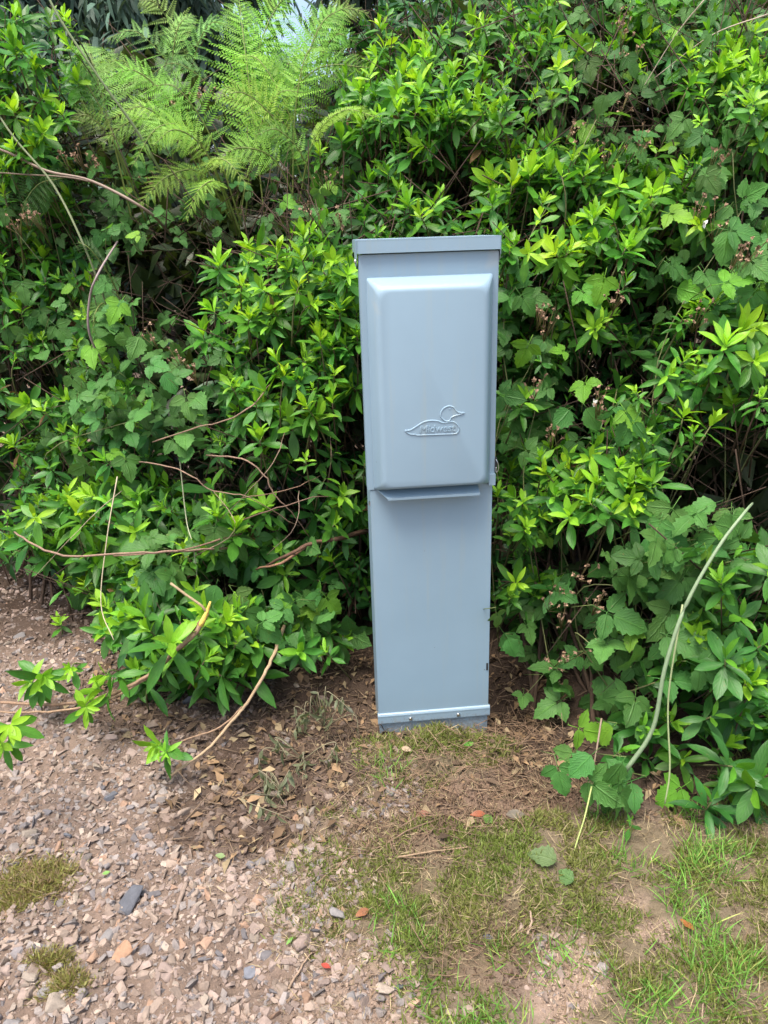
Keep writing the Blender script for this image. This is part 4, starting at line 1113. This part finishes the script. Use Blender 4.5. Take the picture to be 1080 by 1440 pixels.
for (px_, py_, yy, sz) in [(225, 1048, 1.26, 1.0), (235, 1058, 1.25, .9), (150, 950, 1.37, 1.1), (120, 985, 1.36, 1.0), (60, 950, 1.42, .9), (45, 960, 1.42, .9), (140, 970, 1.36, 1.1), (120, 995, 1.3, 1.0), (15, 1020, 1.12, 1.0), (2, 1045, 1.10, 1.1), (100, 940, 1.4, .9)]:
    tip = np.array([tuple(P(px_, py_, yy))]); axs = nrm(np.array([[rg.normal(0, .4), -.5, .5]]))
    lp, ld, ln_, ls, lc, li = shoot_leaves(tip, axs, rg, np.array([.65]), kold=4, size=sz * .85)
    ld[:, 2] -= .45; X, Y, Z = frames(ld, ln_)
    me = mesh_np('shoot', *tube_data(smooth_path([tip[0] + [0.01, .04, -.015], tip[0] + [0, .02, 0], tip[0]], 3), .0016, .0012, 5)[:2], M_BARK, tint=GREENSTEM)
    so = bpy.data.objects.new('shoot', me); link(so, torn); so.matrix_parent_inverse = Matrix.Translation(-torn.location)
    for j in range(len(lp)):
        leaf_obj('leaf', ME_AZ[rg.integers(0, 5)], so, Vector((0, 0, 0)), lp[j], X[j], Y[j], Z[j], ls[j], lc[j])


# ------------------------------------------------------------------ stones
def hull(seed, n=13, flat=.6, elong=1.3):
    g = random.Random(seed); bm = bmesh.new()
    for _ in range(n):
        v = Vector((g.uniform(-1, 1), g.uniform(-1, 1), g.uniform(-1, 1)))
        v = v.normalized() * (.78 + .22 * g.random())
        v = Vector([math.copysign(abs(c_) ** .8, c_) for c_ in v])
        bm.verts.new((v.x * elong, v.y, v.z * flat))
    r = bmesh.ops.convex_hull(bm, input=bm.verts)
    bmesh.ops.delete(bm, geom=[e for e in r['geom_interior'] if isinstance(e, bmesh.types.BMVert)], context='VERTS')
    bmesh.ops.triangulate(bm, faces=bm.faces); bm.verts.index_update()
    V_ = np.array([tuple(v.co) for v in bm.verts]) * .5; T_ = np.array([[v.index for v in f.verts] for f in bm.faces]); bm.free()
    return V_, T_, np.zeros((len(V_), 2))


HULL_S = [hull(s, 9, .45 + .09 * (s % 4), 1 + .10 * (s % 5)) for s in range(12)]
HULL_F = [hull(300 + s, 6, .55 + .08 * (s % 3), 1.1) for s in range(12)]
HULL_B = [hull(100 + s, 16, .4 + .1 * (s % 4), 1 + .16 * (s % 4)) for s in range(14)]


def stone_mesh(tp):
    """large stones get chamfered edges"""
    bm = bmesh.new(); vs = [bm.verts.new(q) for q in tp[0]]
    for f in tp[1]: bm.faces.new([vs[k] for k in f])
    bmesh.ops.dissolve_limit(bm, angle_limit=math.radians(14), verts=bm.verts, edges=bm.edges)
    bmesh.ops.bevel(bm, geom=list(bm.edges), offset=.035, segments=1, affect='EDGES', profile=.5)
    bmesh.ops.recalc_face_normals(bm, faces=bm.faces)
    me = bpy.data.meshes.new('stone'); bm.to_mesh(me); bm.free()
    a = me.attributes.new('tint', 'FLOAT_COLOR', 'POINT'); a.data.foreach_set('color', np.ones(len(me.vertices) * 4, np.float32))
    me.materials.append(M_STONE); return me


ME_ST = [stone_mesh(q) for q in HULL_B]
S_TAN = np.array([.275, .212, .165]); S_PINK = np.array([.27, .205, .172]); S_GREY = np.array([.215, .20, .192]); S_SLATE = np.array([.11, .115, .13]); S_CREAM = np.array([.33, .275, .22]); S_RUST = np.array([.33, .20, .125]); S_BROWN = np.array([.18, .13, .098]); DUST = np.array([.215, .167, .137])


def rot_frames(rg, n, tilt=.35):
    z = nrm(np.tile([0, 0, 1.0], (n, 1)) + rg.normal(0, tilt, (n, 3))); d = unit(rg, n); return frames(d, z)


def put_stone(px_, py_, size, col, label, group=None, rg=np.random.default_rng(5), sink=.25, aspect=None):
    p = G(px_, py_); z = hz1(p.x, p.y); X, Y, Z = rot_frames(rg, 1, .25)
    o = bpy.data.objects.new('stone', ME_ST[rg.integers(0, len(ME_ST))]); COL.objects.link(o)
    ax_ = aspect or (1, rg.uniform(.75, 1.1), rg.uniform(.75, 1.1))
    mm = Matrix((Vector(X[0]) * size * ax_[0], Vector(Y[0]) * size * ax_[1], Vector(Z[0]) * size * ax_[2])).transposed().to_4x4()
    mm.translation = Vector((p.x, p.y, z + size * (.20 - sink * .5))); o.matrix_world = mm; o.color = (*[float(q) * .84 for q in col], 1)
    tag(o, label, 'stone', group); return o


rg = np.random.default_rng(55)
NOTABLE = [(183, 1257, .040, S_SLATE, 'largest dark slate stone in the open gravel at lower left'),
           (139, 1083, .024, S_CREAM * .95, 'pale grey stone alone on the darker gravel below the fallen branch'),
           (173, 1337, .031, S_RUST * 1.25, 'flat rust and tan stone low in the gravel'),
           (42, 1371, .028, S_CREAM * .9, 'cream stone near the left edge above the tilted block'),
           (79, 1414, .030, S_CREAM * .95, 'upright cream block of stone at the bottom left'),
           (15, 1428, .026, S_GREY, 'blue grey stone in the bottom left corner'),
           (148, 1309, .024, S_GREY * 1.05, 'rounded grey stone below the large dark slate stone'),
           (64, 1390, .024, S_GREY, 'grey stone beside the upright cream block'),
           (41, 1170, .022, S_CREAM * .85, 'pale grey stone above the brown moss clump'),
           (109, 1334, .022, S_PINK, 'pinkish brown stone between the moss clump and rust stone'),
           (380, 1192, .024, S_PINK * 1.15, 'smooth pinkish stone standing at the edge of the dark soil patch'),
           (284, 1396, .024, S_CREAM, 'cream wedge shaped stone in the bottom gravel'),
           (350, 1351, .025, S_SLATE * 1.7, 'blue grey slate chip in the gravel near the bottom'),
           (240, 1208, .018, S_TAN * 1.2, 'small tan block just above the large dark slate stone'),
           (427, 1136, .022, S_CREAM * .9, 'left one of the pale stones grouped below the wilted weeds'),
           (441, 1141, .023, S_CREAM * .8, 'right one of the pale stones grouped below the wilted weeds'),
           (432, 1157, .020, S_CREAM * .85, 'lowest of the pale stones grouped below the wilted weeds'),
           (416, 1149, .014, S_RUST, 'small red brown stone beside the grouped pale stones'),
           (258, 1140, .022, S_TAN * 1.05, 'tan stone on the dark soil above the slate stone'),
           (475, 1288, .026, S_GREY * 1.15, 'flat grey shard beside the mossy lawn edge'),
           (495, 1394, .022, S_GREY, 'grey wedge stone at the bottom between gravel and moss'),
           (424, 1325, .026, S_PINK * 1.1, 'long pinkish stone by the dry grass edge'),
           (560, 1381, .015, S_SLATE * .8, 'small black slate chip on the pale bare dirt'),
           (686, 1319, .016, S_SLATE, 'dark slate chip beside the moss in the middle of the lawn'),
           (1011, 1150, .013, S_CREAM * 1.25, 'small white stone under the hedge at the lower right'),
           (95, 1172, .020, S_SLATE * 1.2, 'dark blue grey stone right of the moss clump'),
           (155, 1112, .021, S_SLATE * 1.1, 'dark stone half buried below the sprawling azalea'),
           (270, 996, .040, S_SLATE * .9, 'broad dark stone in shade under the sprawling azalea leaves'),
           (90, 918, .030, S_PINK * .85, 'long brown stone on the gravel heap by the fallen branch'),
           (30, 905, .030, S_GREY * .8, 'grey brown stone on the gravel heap at the left edge'),
           (232, 1365, .024, S_PINK, 'pink brown stone below the rust stone'),
           (323, 1300, .018, S_GREY * 1.1, 'small grey chip in the middle of the pale dust')]
for q in NOTABLE: put_stone(q[0], q[1], q[2] * 1.1, q[3] * .95, q[4], 'large stones lying in the gravel', rg)

KINDS = [(S_TAN, 'tan', 'tan gravel stones', .30), (S_PINK, 'pinkish brown', 'pinkish gravel stones', .26), (S_GREY, 'grey', 'grey gravel stones', .18),
         (S_SLATE, 'dark slate', 'dark slate gravel stones', .08), (S_CREAM, 'cream', 'cream gravel stones', .12), (S_RUST, 'rusty orange', 'rusty gravel stones', .06)]
kp = np.array([q[3] for q in KINDS]); kp /= kp.sum()
MARKS = [(45, 1232, 'beside the large dry moss clump'), (183, 1257, 'near the largest dark slate stone'), (139, 1083, 'near the lone pale grey stone'), (60, 1400, 'by the upright cream block in the corner'),
         (90, 1365, 'around the two small moss tufts'), (253, 1265, 'near the short thick twig in the gravel'), (350, 1350, 'near the blue grey slate chip'), (430, 1140, 'by the grouped pale stones below the weeds'),
         (330, 1150, 'on the patch of dark damp soil'), (245, 1075, 'below the bare tip of the fallen branch'), (60, 990, 'under the left end of the fallen branch'), (60, 890, 'on the gravel heap under the hedge'),
         (30, 1110, 'at the left edge below the low leaves'), (284, 1420, 'along the bottom edge of the gravel'), (470, 1400, 'between gravel and lawn at the bottom'), (430, 1270, 'beside the dry grass edge of the lawn'),
         (190, 1140, 'in the open gravel above the slate stone'), (500, 1090, 'on pale dust before the pedestal'), (250, 1190, 'by the small tan block'), (300, 1300, 'in the pale dusty middle of the gravel'), (380, 1200, 'by the smooth pinkish standing stone')]
cnt = 0
while cnt < 266:
    px_, py_ = rg.uniform(-10, 620), rg.uniform(850, 1445)
    if rg.random() > ell(np.array([px_]), np.array([py_]), Z_GRAVEL)[0]: continue
    k = rg.choice(len(KINDS), p=kp); col, lab, grp, _ = KINDS[k]
    sz_ = .0150 + .0090 * rg.random() ** 2; flat_ = rg.random()
    near = min(MARKS, key=lambda q: (q[0] - px_) ** 2 + (q[1] - py_) ** 2)[2]
    shape = 'long' if flat_ < .3 else ('flat' if flat_ < .6 else 'blocky')
    put_stone(px_, py_, sz_, np.clip((col * .7 + DUST * .3) * (1 + rg.normal(0, .14)), .03, .8), f"{'larger' if sz_ > .018 else 'small'} {shape} {lab} stone {near}", 'small stones loose in the gravel', rg,
              aspect=(1.35, .75, .8) if shape == 'long' else ((1.15, 1.05, .6) if shape == 'flat' else (.95, .95, 1.1))); cnt += 1

# loose gravel as one mass
gm = Mass()


def scatter(n, box, zones, rg, thin=None):
    out = np.zeros((0, 2))
    while len(out) < n:
        q = np.stack([rg.uniform(box[0], box[1], n * 2), rg.uniform(box[2], box[3], n * 2)], -1)
        px_, py_ = project(np.concatenate([q, np.zeros((len(q), 1))], 1)); wv = (fbm(q[:, 0] * 11, q[:, 1] * 11, 31) - .5) * 90
        w_ = ell(px_ + wv, py_ + wv * .6, zones)
        if thin is not None: w_ = w_ * thin(q, px_, py_)
        out = np.concatenate([out, q[rg.random(len(q)) < w_]])
    return out[:n]


far_thin = lambda q, a, b_: np.clip(1.1 / np.maximum(q[:, 1], .5), 0, 1.0) ** 1.5 * (1 - .5 * ell(a, b_, Z_DARK))
xy = np.concatenate([scatter(24000, (-1.35, .32, .55, 2.3), Z_GRAVEL, rg, far_thin), scatter(28000, (-1.35, .32, .55, 2.3), Z_GRAVEL, rg, far_thin)])
sz = np.concatenate([.0058 + .0175 * rg.random(24000) ** 2.6, .0018 + .0036 * rg.random(28000)])
pcol = np.array([S_TAN, S_PINK, S_GREY, S_SLATE, S_CREAM, S_RUST, S_BROWN])[rg.choice(7, len(xy), p=[.25, .24, .17, .08, .07, .03, .16])]
fine_ = (np.arange(len(xy)) >= 24000)[:, None]; dustf = np.where(fine_, .75, .4); pcol = pcol * (1 - dustf) + DUST * np.where(fine_, .82, 1.0) * dustf
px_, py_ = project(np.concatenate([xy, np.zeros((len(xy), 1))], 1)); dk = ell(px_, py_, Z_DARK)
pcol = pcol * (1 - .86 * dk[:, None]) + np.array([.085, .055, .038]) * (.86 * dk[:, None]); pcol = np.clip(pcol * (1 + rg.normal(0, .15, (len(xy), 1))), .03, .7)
z = hz(xy[:, 0], xy[:, 1]) + sz * rg.uniform(-.14, .10, len(xy)); X, Y, Z = rot_frames(rg, len(xy), .30); var = rg.integers(0, 12, len(xy))
pos = np.concatenate([xy, z[:, None]], 1)
for v in range(12):
    q = (var == v) & (sz < .0055); gm.add(HULL_F[v], pos[q], X[q] * sz[q, None], Y[q] * sz[q, None], Z[q] * sz[q, None], pcol[q])
    q = (var == v) & (sz >= .0055); gm.add(HULL_S[v], pos[q], X[q] * sz[q, None], Y[q] * sz[q, None], Z[q] * sz[q, None], pcol[q])
xy = scatter(6000, (-3.2, -.9, 1.9, 5.0), [(-50, 650, 400, 330)], rg)
sz = .006 + .014 * rg.random(len(xy)) ** 2; z = hz(xy[:, 0], xy[:, 1]); X, Y, Z = rot_frames(rg, len(xy), .4)
gm.add(HULL_S[3], np.concatenate([xy, z[:, None]], 1), X * sz[:, None], Y * sz[:, None], Z * sz[:, None], np.clip(S_PINK * 1.05 * (1 + rg.normal(0, .2, (len(xy), 1))), .05, .7))
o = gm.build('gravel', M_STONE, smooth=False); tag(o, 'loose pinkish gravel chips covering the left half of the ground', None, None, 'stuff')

# soil crumbs
sm = Mass()
xy = np.concatenate([scatter(7000, (-.75, .55, .8, 1.65), Z_DARK + Z_BROWN, rg), scatter(11000, (-.3, .8, .6, 1.2), Z_BARE + Z_BROWN, rg), np.stack([rg.uniform(-.35, .75, 5000), rg.uniform(1.2, 1.8, 5000)], -1)])
sz = .002 + .010 * rg.random(len(xy)) ** 3.5; z = hz(xy[:, 0], xy[:, 1]); X, Y, Z = rot_frames(rg, len(xy), .6)
px_, py_ = project(np.concatenate([xy, np.zeros((len(xy), 1))], 1)); bare = ell(px_, py_, Z_BARE)[:, None]
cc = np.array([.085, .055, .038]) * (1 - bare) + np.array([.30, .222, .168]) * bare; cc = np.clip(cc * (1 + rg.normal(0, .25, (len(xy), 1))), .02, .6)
for v in range(6):
    q = np.arange(len(xy)) % 6 == v; sm.add(HULL_F[v], np.concatenate([xy, z[:, None]], 1)[q], X[q] * sz[q, None], Y[q] * sz[q, None], Z[q] * sz[q, None], cc[q])
o = sm.build('soil_crumbs', M_SOIL, smooth=False); tag(o, 'dark brown crumbled soil around the foot of the pedestal', None, None, 'stuff')

# finer crumbs and grit over all of the near ground
fm = Mass(); xy = np.stack([rg.uniform(-.95, .95, 52000), .6 + 1.1 * rg.random(52000) ** 1.3], -1)
xy = xy[np.abs(xy[:, 0]) < .56 * xy[:, 1] + .18]
ii = np.clip(np.searchsorted(ys, xy[:, 1]), 0, ny - 1) * nx + np.clip(np.searchsorted(xs, xy[:, 0]), 0, nx - 1)
cc = np.clip(c[ii] * (1.15 + rg.normal(0, .28, (len(xy), 1))), .015, .6); sz = .0012 + .0050 * rg.random(len(xy)) ** 3  # grains take the ground tint, painted hedge shade included
z = hz(xy[:, 0], xy[:, 1]); X, Y, Z = rot_frames(rg, len(xy), .6); pos = np.concatenate([xy, z[:, None]], 1)
for v in range(6):
    q = np.arange(len(xy)) % 6 == v; fm.add(HULL_F[v], pos[q], X[q] * sz[q, None], Y[q] * sz[q, None], Z[q] * sz[q, None], cc[q])
o = fm.build('grit', M_SOIL, smooth=False); tag(o, 'fine grit and soil grains scattered over the bare ground', None, None, 'stuff')

# ------------------------------------------------------------------ moss, thatch and grass
BLADE = (np.array([(-.5, 0, 0), (.5, 0, 0), (-.42, .35, .04), (.42, .35, .04), (-.3, .7, .0), (.3, .7, .0), (0, 1, -.12)], float), np.array([(0, 1, 3), (0, 3, 2), (2, 3, 5), (2, 5, 4), (4, 5, 6)]), np.array([(0, 0), (1, 0), (0, .35), (1, .35), (0, .7), (1, .7), (.5, 1)], float))


def strands(xy, rg, lean, length, width, col, tpl, var=.18, bend=None):
    n = len(xy); z = hz(xy[:, 0], xy[:, 1])
    d = nrm(np.tile([0, 0, 1.0], (n, 1)) + rg.normal(0, lean, (n, 3)) * [1, 1, .25]); X, Y, Z = frames(d, unit(rg, n) + [0, -.3, .2])
    ln = (length * (.55 + .9 * rg.random(n)))[:, None]; wd = width * (.7 + .6 * rg.random(n))[:, None]
    c_ = np.clip(col * (1 + rg.normal(0, var, (n, 1))), .01, .8)
    return np.concatenate([xy, (z - .002)[:, None]], 1), X * wd, Y * ln, Z * ln, c_


clump = lambda f, s, lo: (lambda q, a, b_: np.clip((fbm(q[:, 0] * f, q[:, 1] * f, s) - lo) * 5, 0, 1))
not_bare = lambda fn: (lambda q, a, b_: fn(q, a, b_) * (1 - .93 * ell(a, b_, Z_BARE)) * (1 - .6 * ell(a, b_, Z_BROWN)))
mm_ = Mass()
BOX_G = (-.3, 1.25, .6, 1.5)
xy = scatter(72000, BOX_G, Z_MOSS, rg, not_bare(clump(18, 60, .38)))
cm = np.array([.155, .185, .045]) + (fbm(xy[:, 0] * 10, xy[:, 1] * 10, 3)[:, None] - .5) * np.array([.10, .02, .04])
mm_.add(STRIP, *strands(xy, rg, .95, .015, .0016, cm, STRIP))
o = mm_.build('moss', M_GRASS); tag(o, 'short olive moss covering the worn lawn on the right', None, None, 'stuff')
tm = Mass()
xy = np.concatenate([scatter(20000, BOX_G, Z_MOSS, rg, clump(9, 90, .30)), scatter(1800, BOX_G, Z_BROWN, rg), scatter(2500, (-.9, .3, .6, 1.5), [(480, 1250, 120, 260), (40, 1235, 60, 40), (330, 1230, 60, 60, .4)], rg)])
ct = np.array([.27, .215, .125])[None] * np.ones((len(xy), 1)); br = rg.random(len(xy)) < .25; ct[br] = [.17, .115, .07]
tm.add(BLADE, *strands(xy, rg, 2.0, .024, .0012, ct, BLADE, .28))
o = tm.build('dry_thatch', M_DRY); tag(o, 'dry straw coloured dead grass lying over the moss and soil', None, None, 'stuff')
gr = Mass()
xy = scatter(8500, BOX_G, Z_GRASS, rg, clump(13, 120, .42))
cg = np.array([.14, .30, .05])[None] * (1 + (rg.random((len(xy), 1)) - .5) * .5); ye = rg.random(len(xy)) < .25; cg[ye] = [.26, .30, .08]
gr.add(BLADE, *strands(xy, rg, .8, .034, .0019, cg, BLADE, .2))
o = gr.build('grass', M_GRASS); tag(o, 'bright green grass blades in tufts on the lower right lawn', None, None, 'stuff')
rt = Mass()
xy = scatter(800, (-.25, .75, .8, 1.5), Z_BROWN + [(650, 1090, 140, 50), (720, 1000, 60, 50)], rg)
z = hz(xy[:, 0], xy[:, 1])[:, None]; a = np.concatenate([xy, z + .003 + .012 * rg.random((len(xy), 1))], 1)
sticks(rt, a, a + nrm(rg.normal(size=(len(a), 3)) * [1, 1, .25]) * (.015 + .05 * rg.random((len(a), 1))), .0005 + .0006 * rg.random(len(a)), np.array([.21, .14, .09]))
o = rt.build('root_fibres', M_DRY); tag(o, 'fine brown root fibres exposed in the dug soil by the pedestal', None, None, 'stuff')

# dead leaves and bits of twig lying along the foot of the hedge
lm = Mass(); LZ = Z_DARK + [(560, 1120, 140, 60, .5), (760, 1060, 90, 60), (950, 1120, 160, 40), (300, 960, 200, 40)]
xy = scatter(1500, (-1.0, .9, .95, 1.75), LZ, rg); n = len(xy)
d = nrm(rg.normal(size=(n, 3)) * [1, 1, .25]); X, Y, Z = frames(d, unit(rg, n) * .6 + [0, 0, 1]); s_ = (.010 + .024 * rg.random(n) ** 2)[:, None]
lc_ = np.array([[.13, .085, .05], [.19, .125, .07], [.08, .055, .036], [.22, .17, .10]])[rg.integers(0, 4, n)] * (1 + rg.normal(0, .2, (n, 1)))
lm.add(AZ_LOW[1], np.concatenate([xy, (hz(xy[:, 0], xy[:, 1]) + .004 + .004 * rg.random(n))[:, None]], 1), X * s_ * 1.5, Y * s_, Z * s_ * 1.6, np.clip(lc_, .02, .5))
xy = scatter(1300, (-1.0, .9, .95, 1.75), LZ, rg); n = len(xy)
a = np.concatenate([xy, (hz(xy[:, 0], xy[:, 1]) + .004)[:, None]], 1)
sticks(lm, a, a + nrm(rg.normal(size=(n, 3)) * [1, 1, .2]) * (.012 + .07 * rg.random((n, 1)) ** 2), .0006 + .001 * rg.random(n), np.array([.17, .12, .08]))
o = lm.build('leaf_litter', M_DRY); tag(o, 'small dead leaves and twig scraps along the foot of the hedge', None, None, 'stuff')

# moss clumps thrown on the gravel
for px_, py_, rw, lab in [(45, 1232, .062, 'large clump of dry moss lying on the gravel at the left edge'), (72, 1350, .022, 'small dark moss tuft on the gravel at lower left'), (95, 1385, .026, 'pale moss scrap on the gravel below the dark tuft'), (15, 1262, .025, 'yellow green moss scrap left of the large clump')]:
    g0 = G(px_, py_); n = int(9000 * rw / .03 * .16)
    r = rw * np.sqrt(rg.random(n)); th = rg.random(n) * 6.28; r = r * (.45 + 1.1 * fbm(np.cos(th) * 2 + px_, np.sin(th) * 2 + py_, 11, 3)) * (1 + .25 * rg.normal(size=n)); qx = g0.x + r * np.cos(th) * 1.3; qy = g0.y + r * np.sin(th) * .8
    hh = .22 * rw * np.clip(1 - (r / rw) ** 2, 0, 1); km = Mass(); a = np.stack([qx, qy], -1)
    p_, X, Y, Z, c_ = strands(a, rg, 1.3, .014, .0014, np.where(rg.random((n, 1)) < .4, [[.24, .175, .10]], [[.21, .21, .06]]), STRIP)
    p_[:, 2] += hh; km.add(STRIP, p_, X, Y, Z, c_); o = km.build('moss_clump', M_GRASS, kind=None); tag(o, lab, 'moss', 'moss clumps on the gravel')

# ------------------------------------------------------------------ twigs, fallen leaves and weeds on the ground
for pts_, r0, r1, cc, lab in [
        ([(262, 1240), (253, 1262), (245, 1290)], .0042, .0035, (.25, .19, .15), 'short thick brown twig in the gravel right of the slate stone'),
        ([(445, 1240), (470, 1212), (500, 1198), (560, 1188)], .0016, .001, (.22, .15, .1), 'thin curved twig crossing from gravel to moss'),
        ([(405, 1385), (425, 1352), (440, 1330)], .0018, .0014, (.28, .2, .14), 'short straight twig at the edge of the dry grass near the bottom'),
        ([(560, 1205), (610, 1196), (660, 1192)], .0018, .0012, (.27, .19, .12), 'bent twig lying in the brown soil below the pedestal'),
        ([(545, 1190), (580, 1172), (625, 1150)], .0016, .001, (.18, .12, .08), 'dark twig slanting up through the brown soil'),
        ([(660, 1110), (700, 1106), (745, 1098)], .0018, .0012, (.2, .14, .09), 'straight dark twig on the soil right of the pedestal foot'),
        ([(535, 1018), (541, 1027), (545, 1037)], .0012, .0008, (.06, .05, .04), 'small black twig leaning on the pedestal foot at its left'),
        ([(643, 1020), (650, 1029), (655, 1034)], .0014, .0008, (.06, .05, .04), 'small black twig leaning on the pedestal foot at its right'),
        ([(985, 1440), (992, 1390), (984, 1350)], .0012, .0008, (.3, .22, .15), 'thin brown stalk lying in the grass at lower right'),
        ([(742, 1320), (747, 1302), (745, 1290)], .002, .0016, (.3, .22, .16), 'short pale twig standing in the moss')]:
    pp = []
    for a, b_ in pts_:
        g0 = G(a, b_); g0.z = hz1(g0.x, g0.y) + .006; pp.append(g0)
    if 'leaning' in lab: pp[0] = P(pts_[0][0], pts_[0][1], 1.392 + (.013 if 'right' in lab else -.006))
    o = tube('twig', pp, r0, r1, M_BARK, None, cc, 6, 5, .2, .0005); tag(o, lab, 'twig', 'twigs on the ground')

LEAFY = [(672, 1144, .028, (.30, .10, .05), 0, 'red brown fallen leaf on the brown soil below the pedestal'), (594, 1147, .024, (.27, .12, .08), 0, 'dull pink brown fallen leaf left on the brown soil'),
         (686, 1153, .030, (.12, .21, .05), 1, 'small green fallen leaf beside the red brown one'), (766, 1222, .062, (.12, .18, .07), 1, 'large pale green bramble leaf lying flat on the moss'), (796, 1240, .042, (.10, .19, .06), 1, 'smaller green leaf beside the large bramble leaf on the moss'),
         (965, 1308, .026, (.34, .13, .05), 0, 'rust coloured fallen leaf on the bare dirt at lower right'), (572, 1062, .026, (.42, .32, .22), 0, 'pale tan dead leaf in the moss before the pedestal'), (725, 1148, .036, (.16, .14, .11), 0, 'curled grey brown leaf on the brown soil'),
         (458, 1355, .016, (.38, .07, .05), 0, 'tiny red leaf by the dry grass near the bottom'), (148, 1221, .013, (.2, .4, .1), 0, 'tiny bright green leaf on the gravel'), (310, 1205, .018, (.18, .26, .1), 0, 'thin green leaf scrap on the dark soil'),
         (660, 1046, .028, (.12, .30, .05), 0, 'fresh green leaf in the moss at the pedestal foot'), (408, 1328, .014, (.14, .3, .06), 0, 'small green leaf scrap at the gravel edge'), (510, 1290, .024, (.28, .12, .06), 0, 'red brown leaf strip in the dry grass')]
for px_, py_, s_, cc, kind_, lab in LEAFY:
    g0 = G(px_, py_); z = hz1(g0.x, g0.y) + .010
    d = nrm(np.array([[rg.normal(), rg.normal() * .5, .05]])); X, Y, Z = frames(d, np.array([[rg.normal(0, .2), -.35 + rg.normal(0, .15), 1]]))
    o = bpy.data.objects.new('fallen_leaf', (ME_BR1 if kind_ else ME_AZ)[rg.integers(0, 3)]); COL.objects.link(o)
    m3 = Matrix((Vector(X[0]) * s_ * (1 if kind_ else 1.5), Vector(Y[0]) * s_, Vector(Z[0]) * s_)).transposed().to_4x4(); m3.translation = Vector((g0.x, g0.y, z)) - Vector(Y[0]) * s_ * .5; o.matrix_world = m3; o.color = (*cc, 1)
    tag(o, lab, 'leaf', 'fallen leaves on the ground')

# wilted weeds left of the pedestal and small seedlings
for k, (px_, py_, n, hgt, lab) in enumerate([(455, 1010, 9, .13, 'tall wilted grey green weed left of the pedestal foot'), (400, 1115, 7, .07, 'wilted grey weed lying on the dark soil beside pale stones'), (425, 1060, 6, .08, 'small drooping weed between the two other wilted weeds')]):
    g0 = G(px_, py_); g0.z = hz1(g0.x, g0.y)
    r_ = empty('wilted_weed', g0, lab, 'weed', 'wilted weeds on the dark soil'); fol = Mass()
    for j in range(n):
        e = Vector((rg.normal(0, .05), rg.normal(-.03, .03), hgt * rg.uniform(.3, 1)))
        p1 = g0 + e; p2 = p1 + Vector((rg.normal(0, .03), -.02, -hgt * .4))
        tube('stem', [g0, g0 + e * .6 + Vector((0, 0, .01)), p1, p2], .0012, .0007, M_CANE, r_, (.20, .18, .11), 4, 4)
        m_ = 7; tt = rg.random(m_); b_ = np.array([tuple(p1.lerp(p2, q)) for q in tt]); d = nrm(rg.normal(size=(m_, 3)) * .6 + [0, -.2, -1]); X, Y, Z = frames(d, unit(rg, m_)); L_ = (.014 + .016 * rg.random(m_))[:, None]
        for i in range(m_): leaf_obj('leaf', ME_AZ[3], r_, g0, b_[i], X[i] * 1.2, Y[i], Z[i] * 1.5, float(L_[i, 0]), np.array([.13, .15, .085]) * (1 + rg.normal(0, .2)))
for px_, py_, s_, yg, lab in [(90, 892, .7, .8, 'small pale seedling growing on the gravel heap'), (885, 1165, .8, .1, 'dark round leaved seedling at the edge of the grass')]:
    g0 = G(px_, py_ + 14); g0.z = hz1(g0.x, g0.y); r_ = empty('seedling', g0, lab, 'seedling')
    tip = np.array([tuple(g0 + Vector((0, 0, .035)))]); lp, ld, ln_, ls, lc, li = shoot_leaves(tip, np.array([[0, -.3, .95]]), rg, np.array([yg]), kold=4, size=s_); X, Y, Z = frames(ld, ln_)
    tube('stem', [g0 - Vector((0, 0, .01)), g0 + Vector((.002, 0, .02)), Vector(tip[0])], .0015, .001, M_CANE, r_, tuple(GREENSTEM), 5, 3)
    for j in range(len(lp)): leaf_obj('leaf', ME_AZ[j % 5], r_, g0, lp[j], X[j], Y[j], Z[j], ls[j], lc[j])
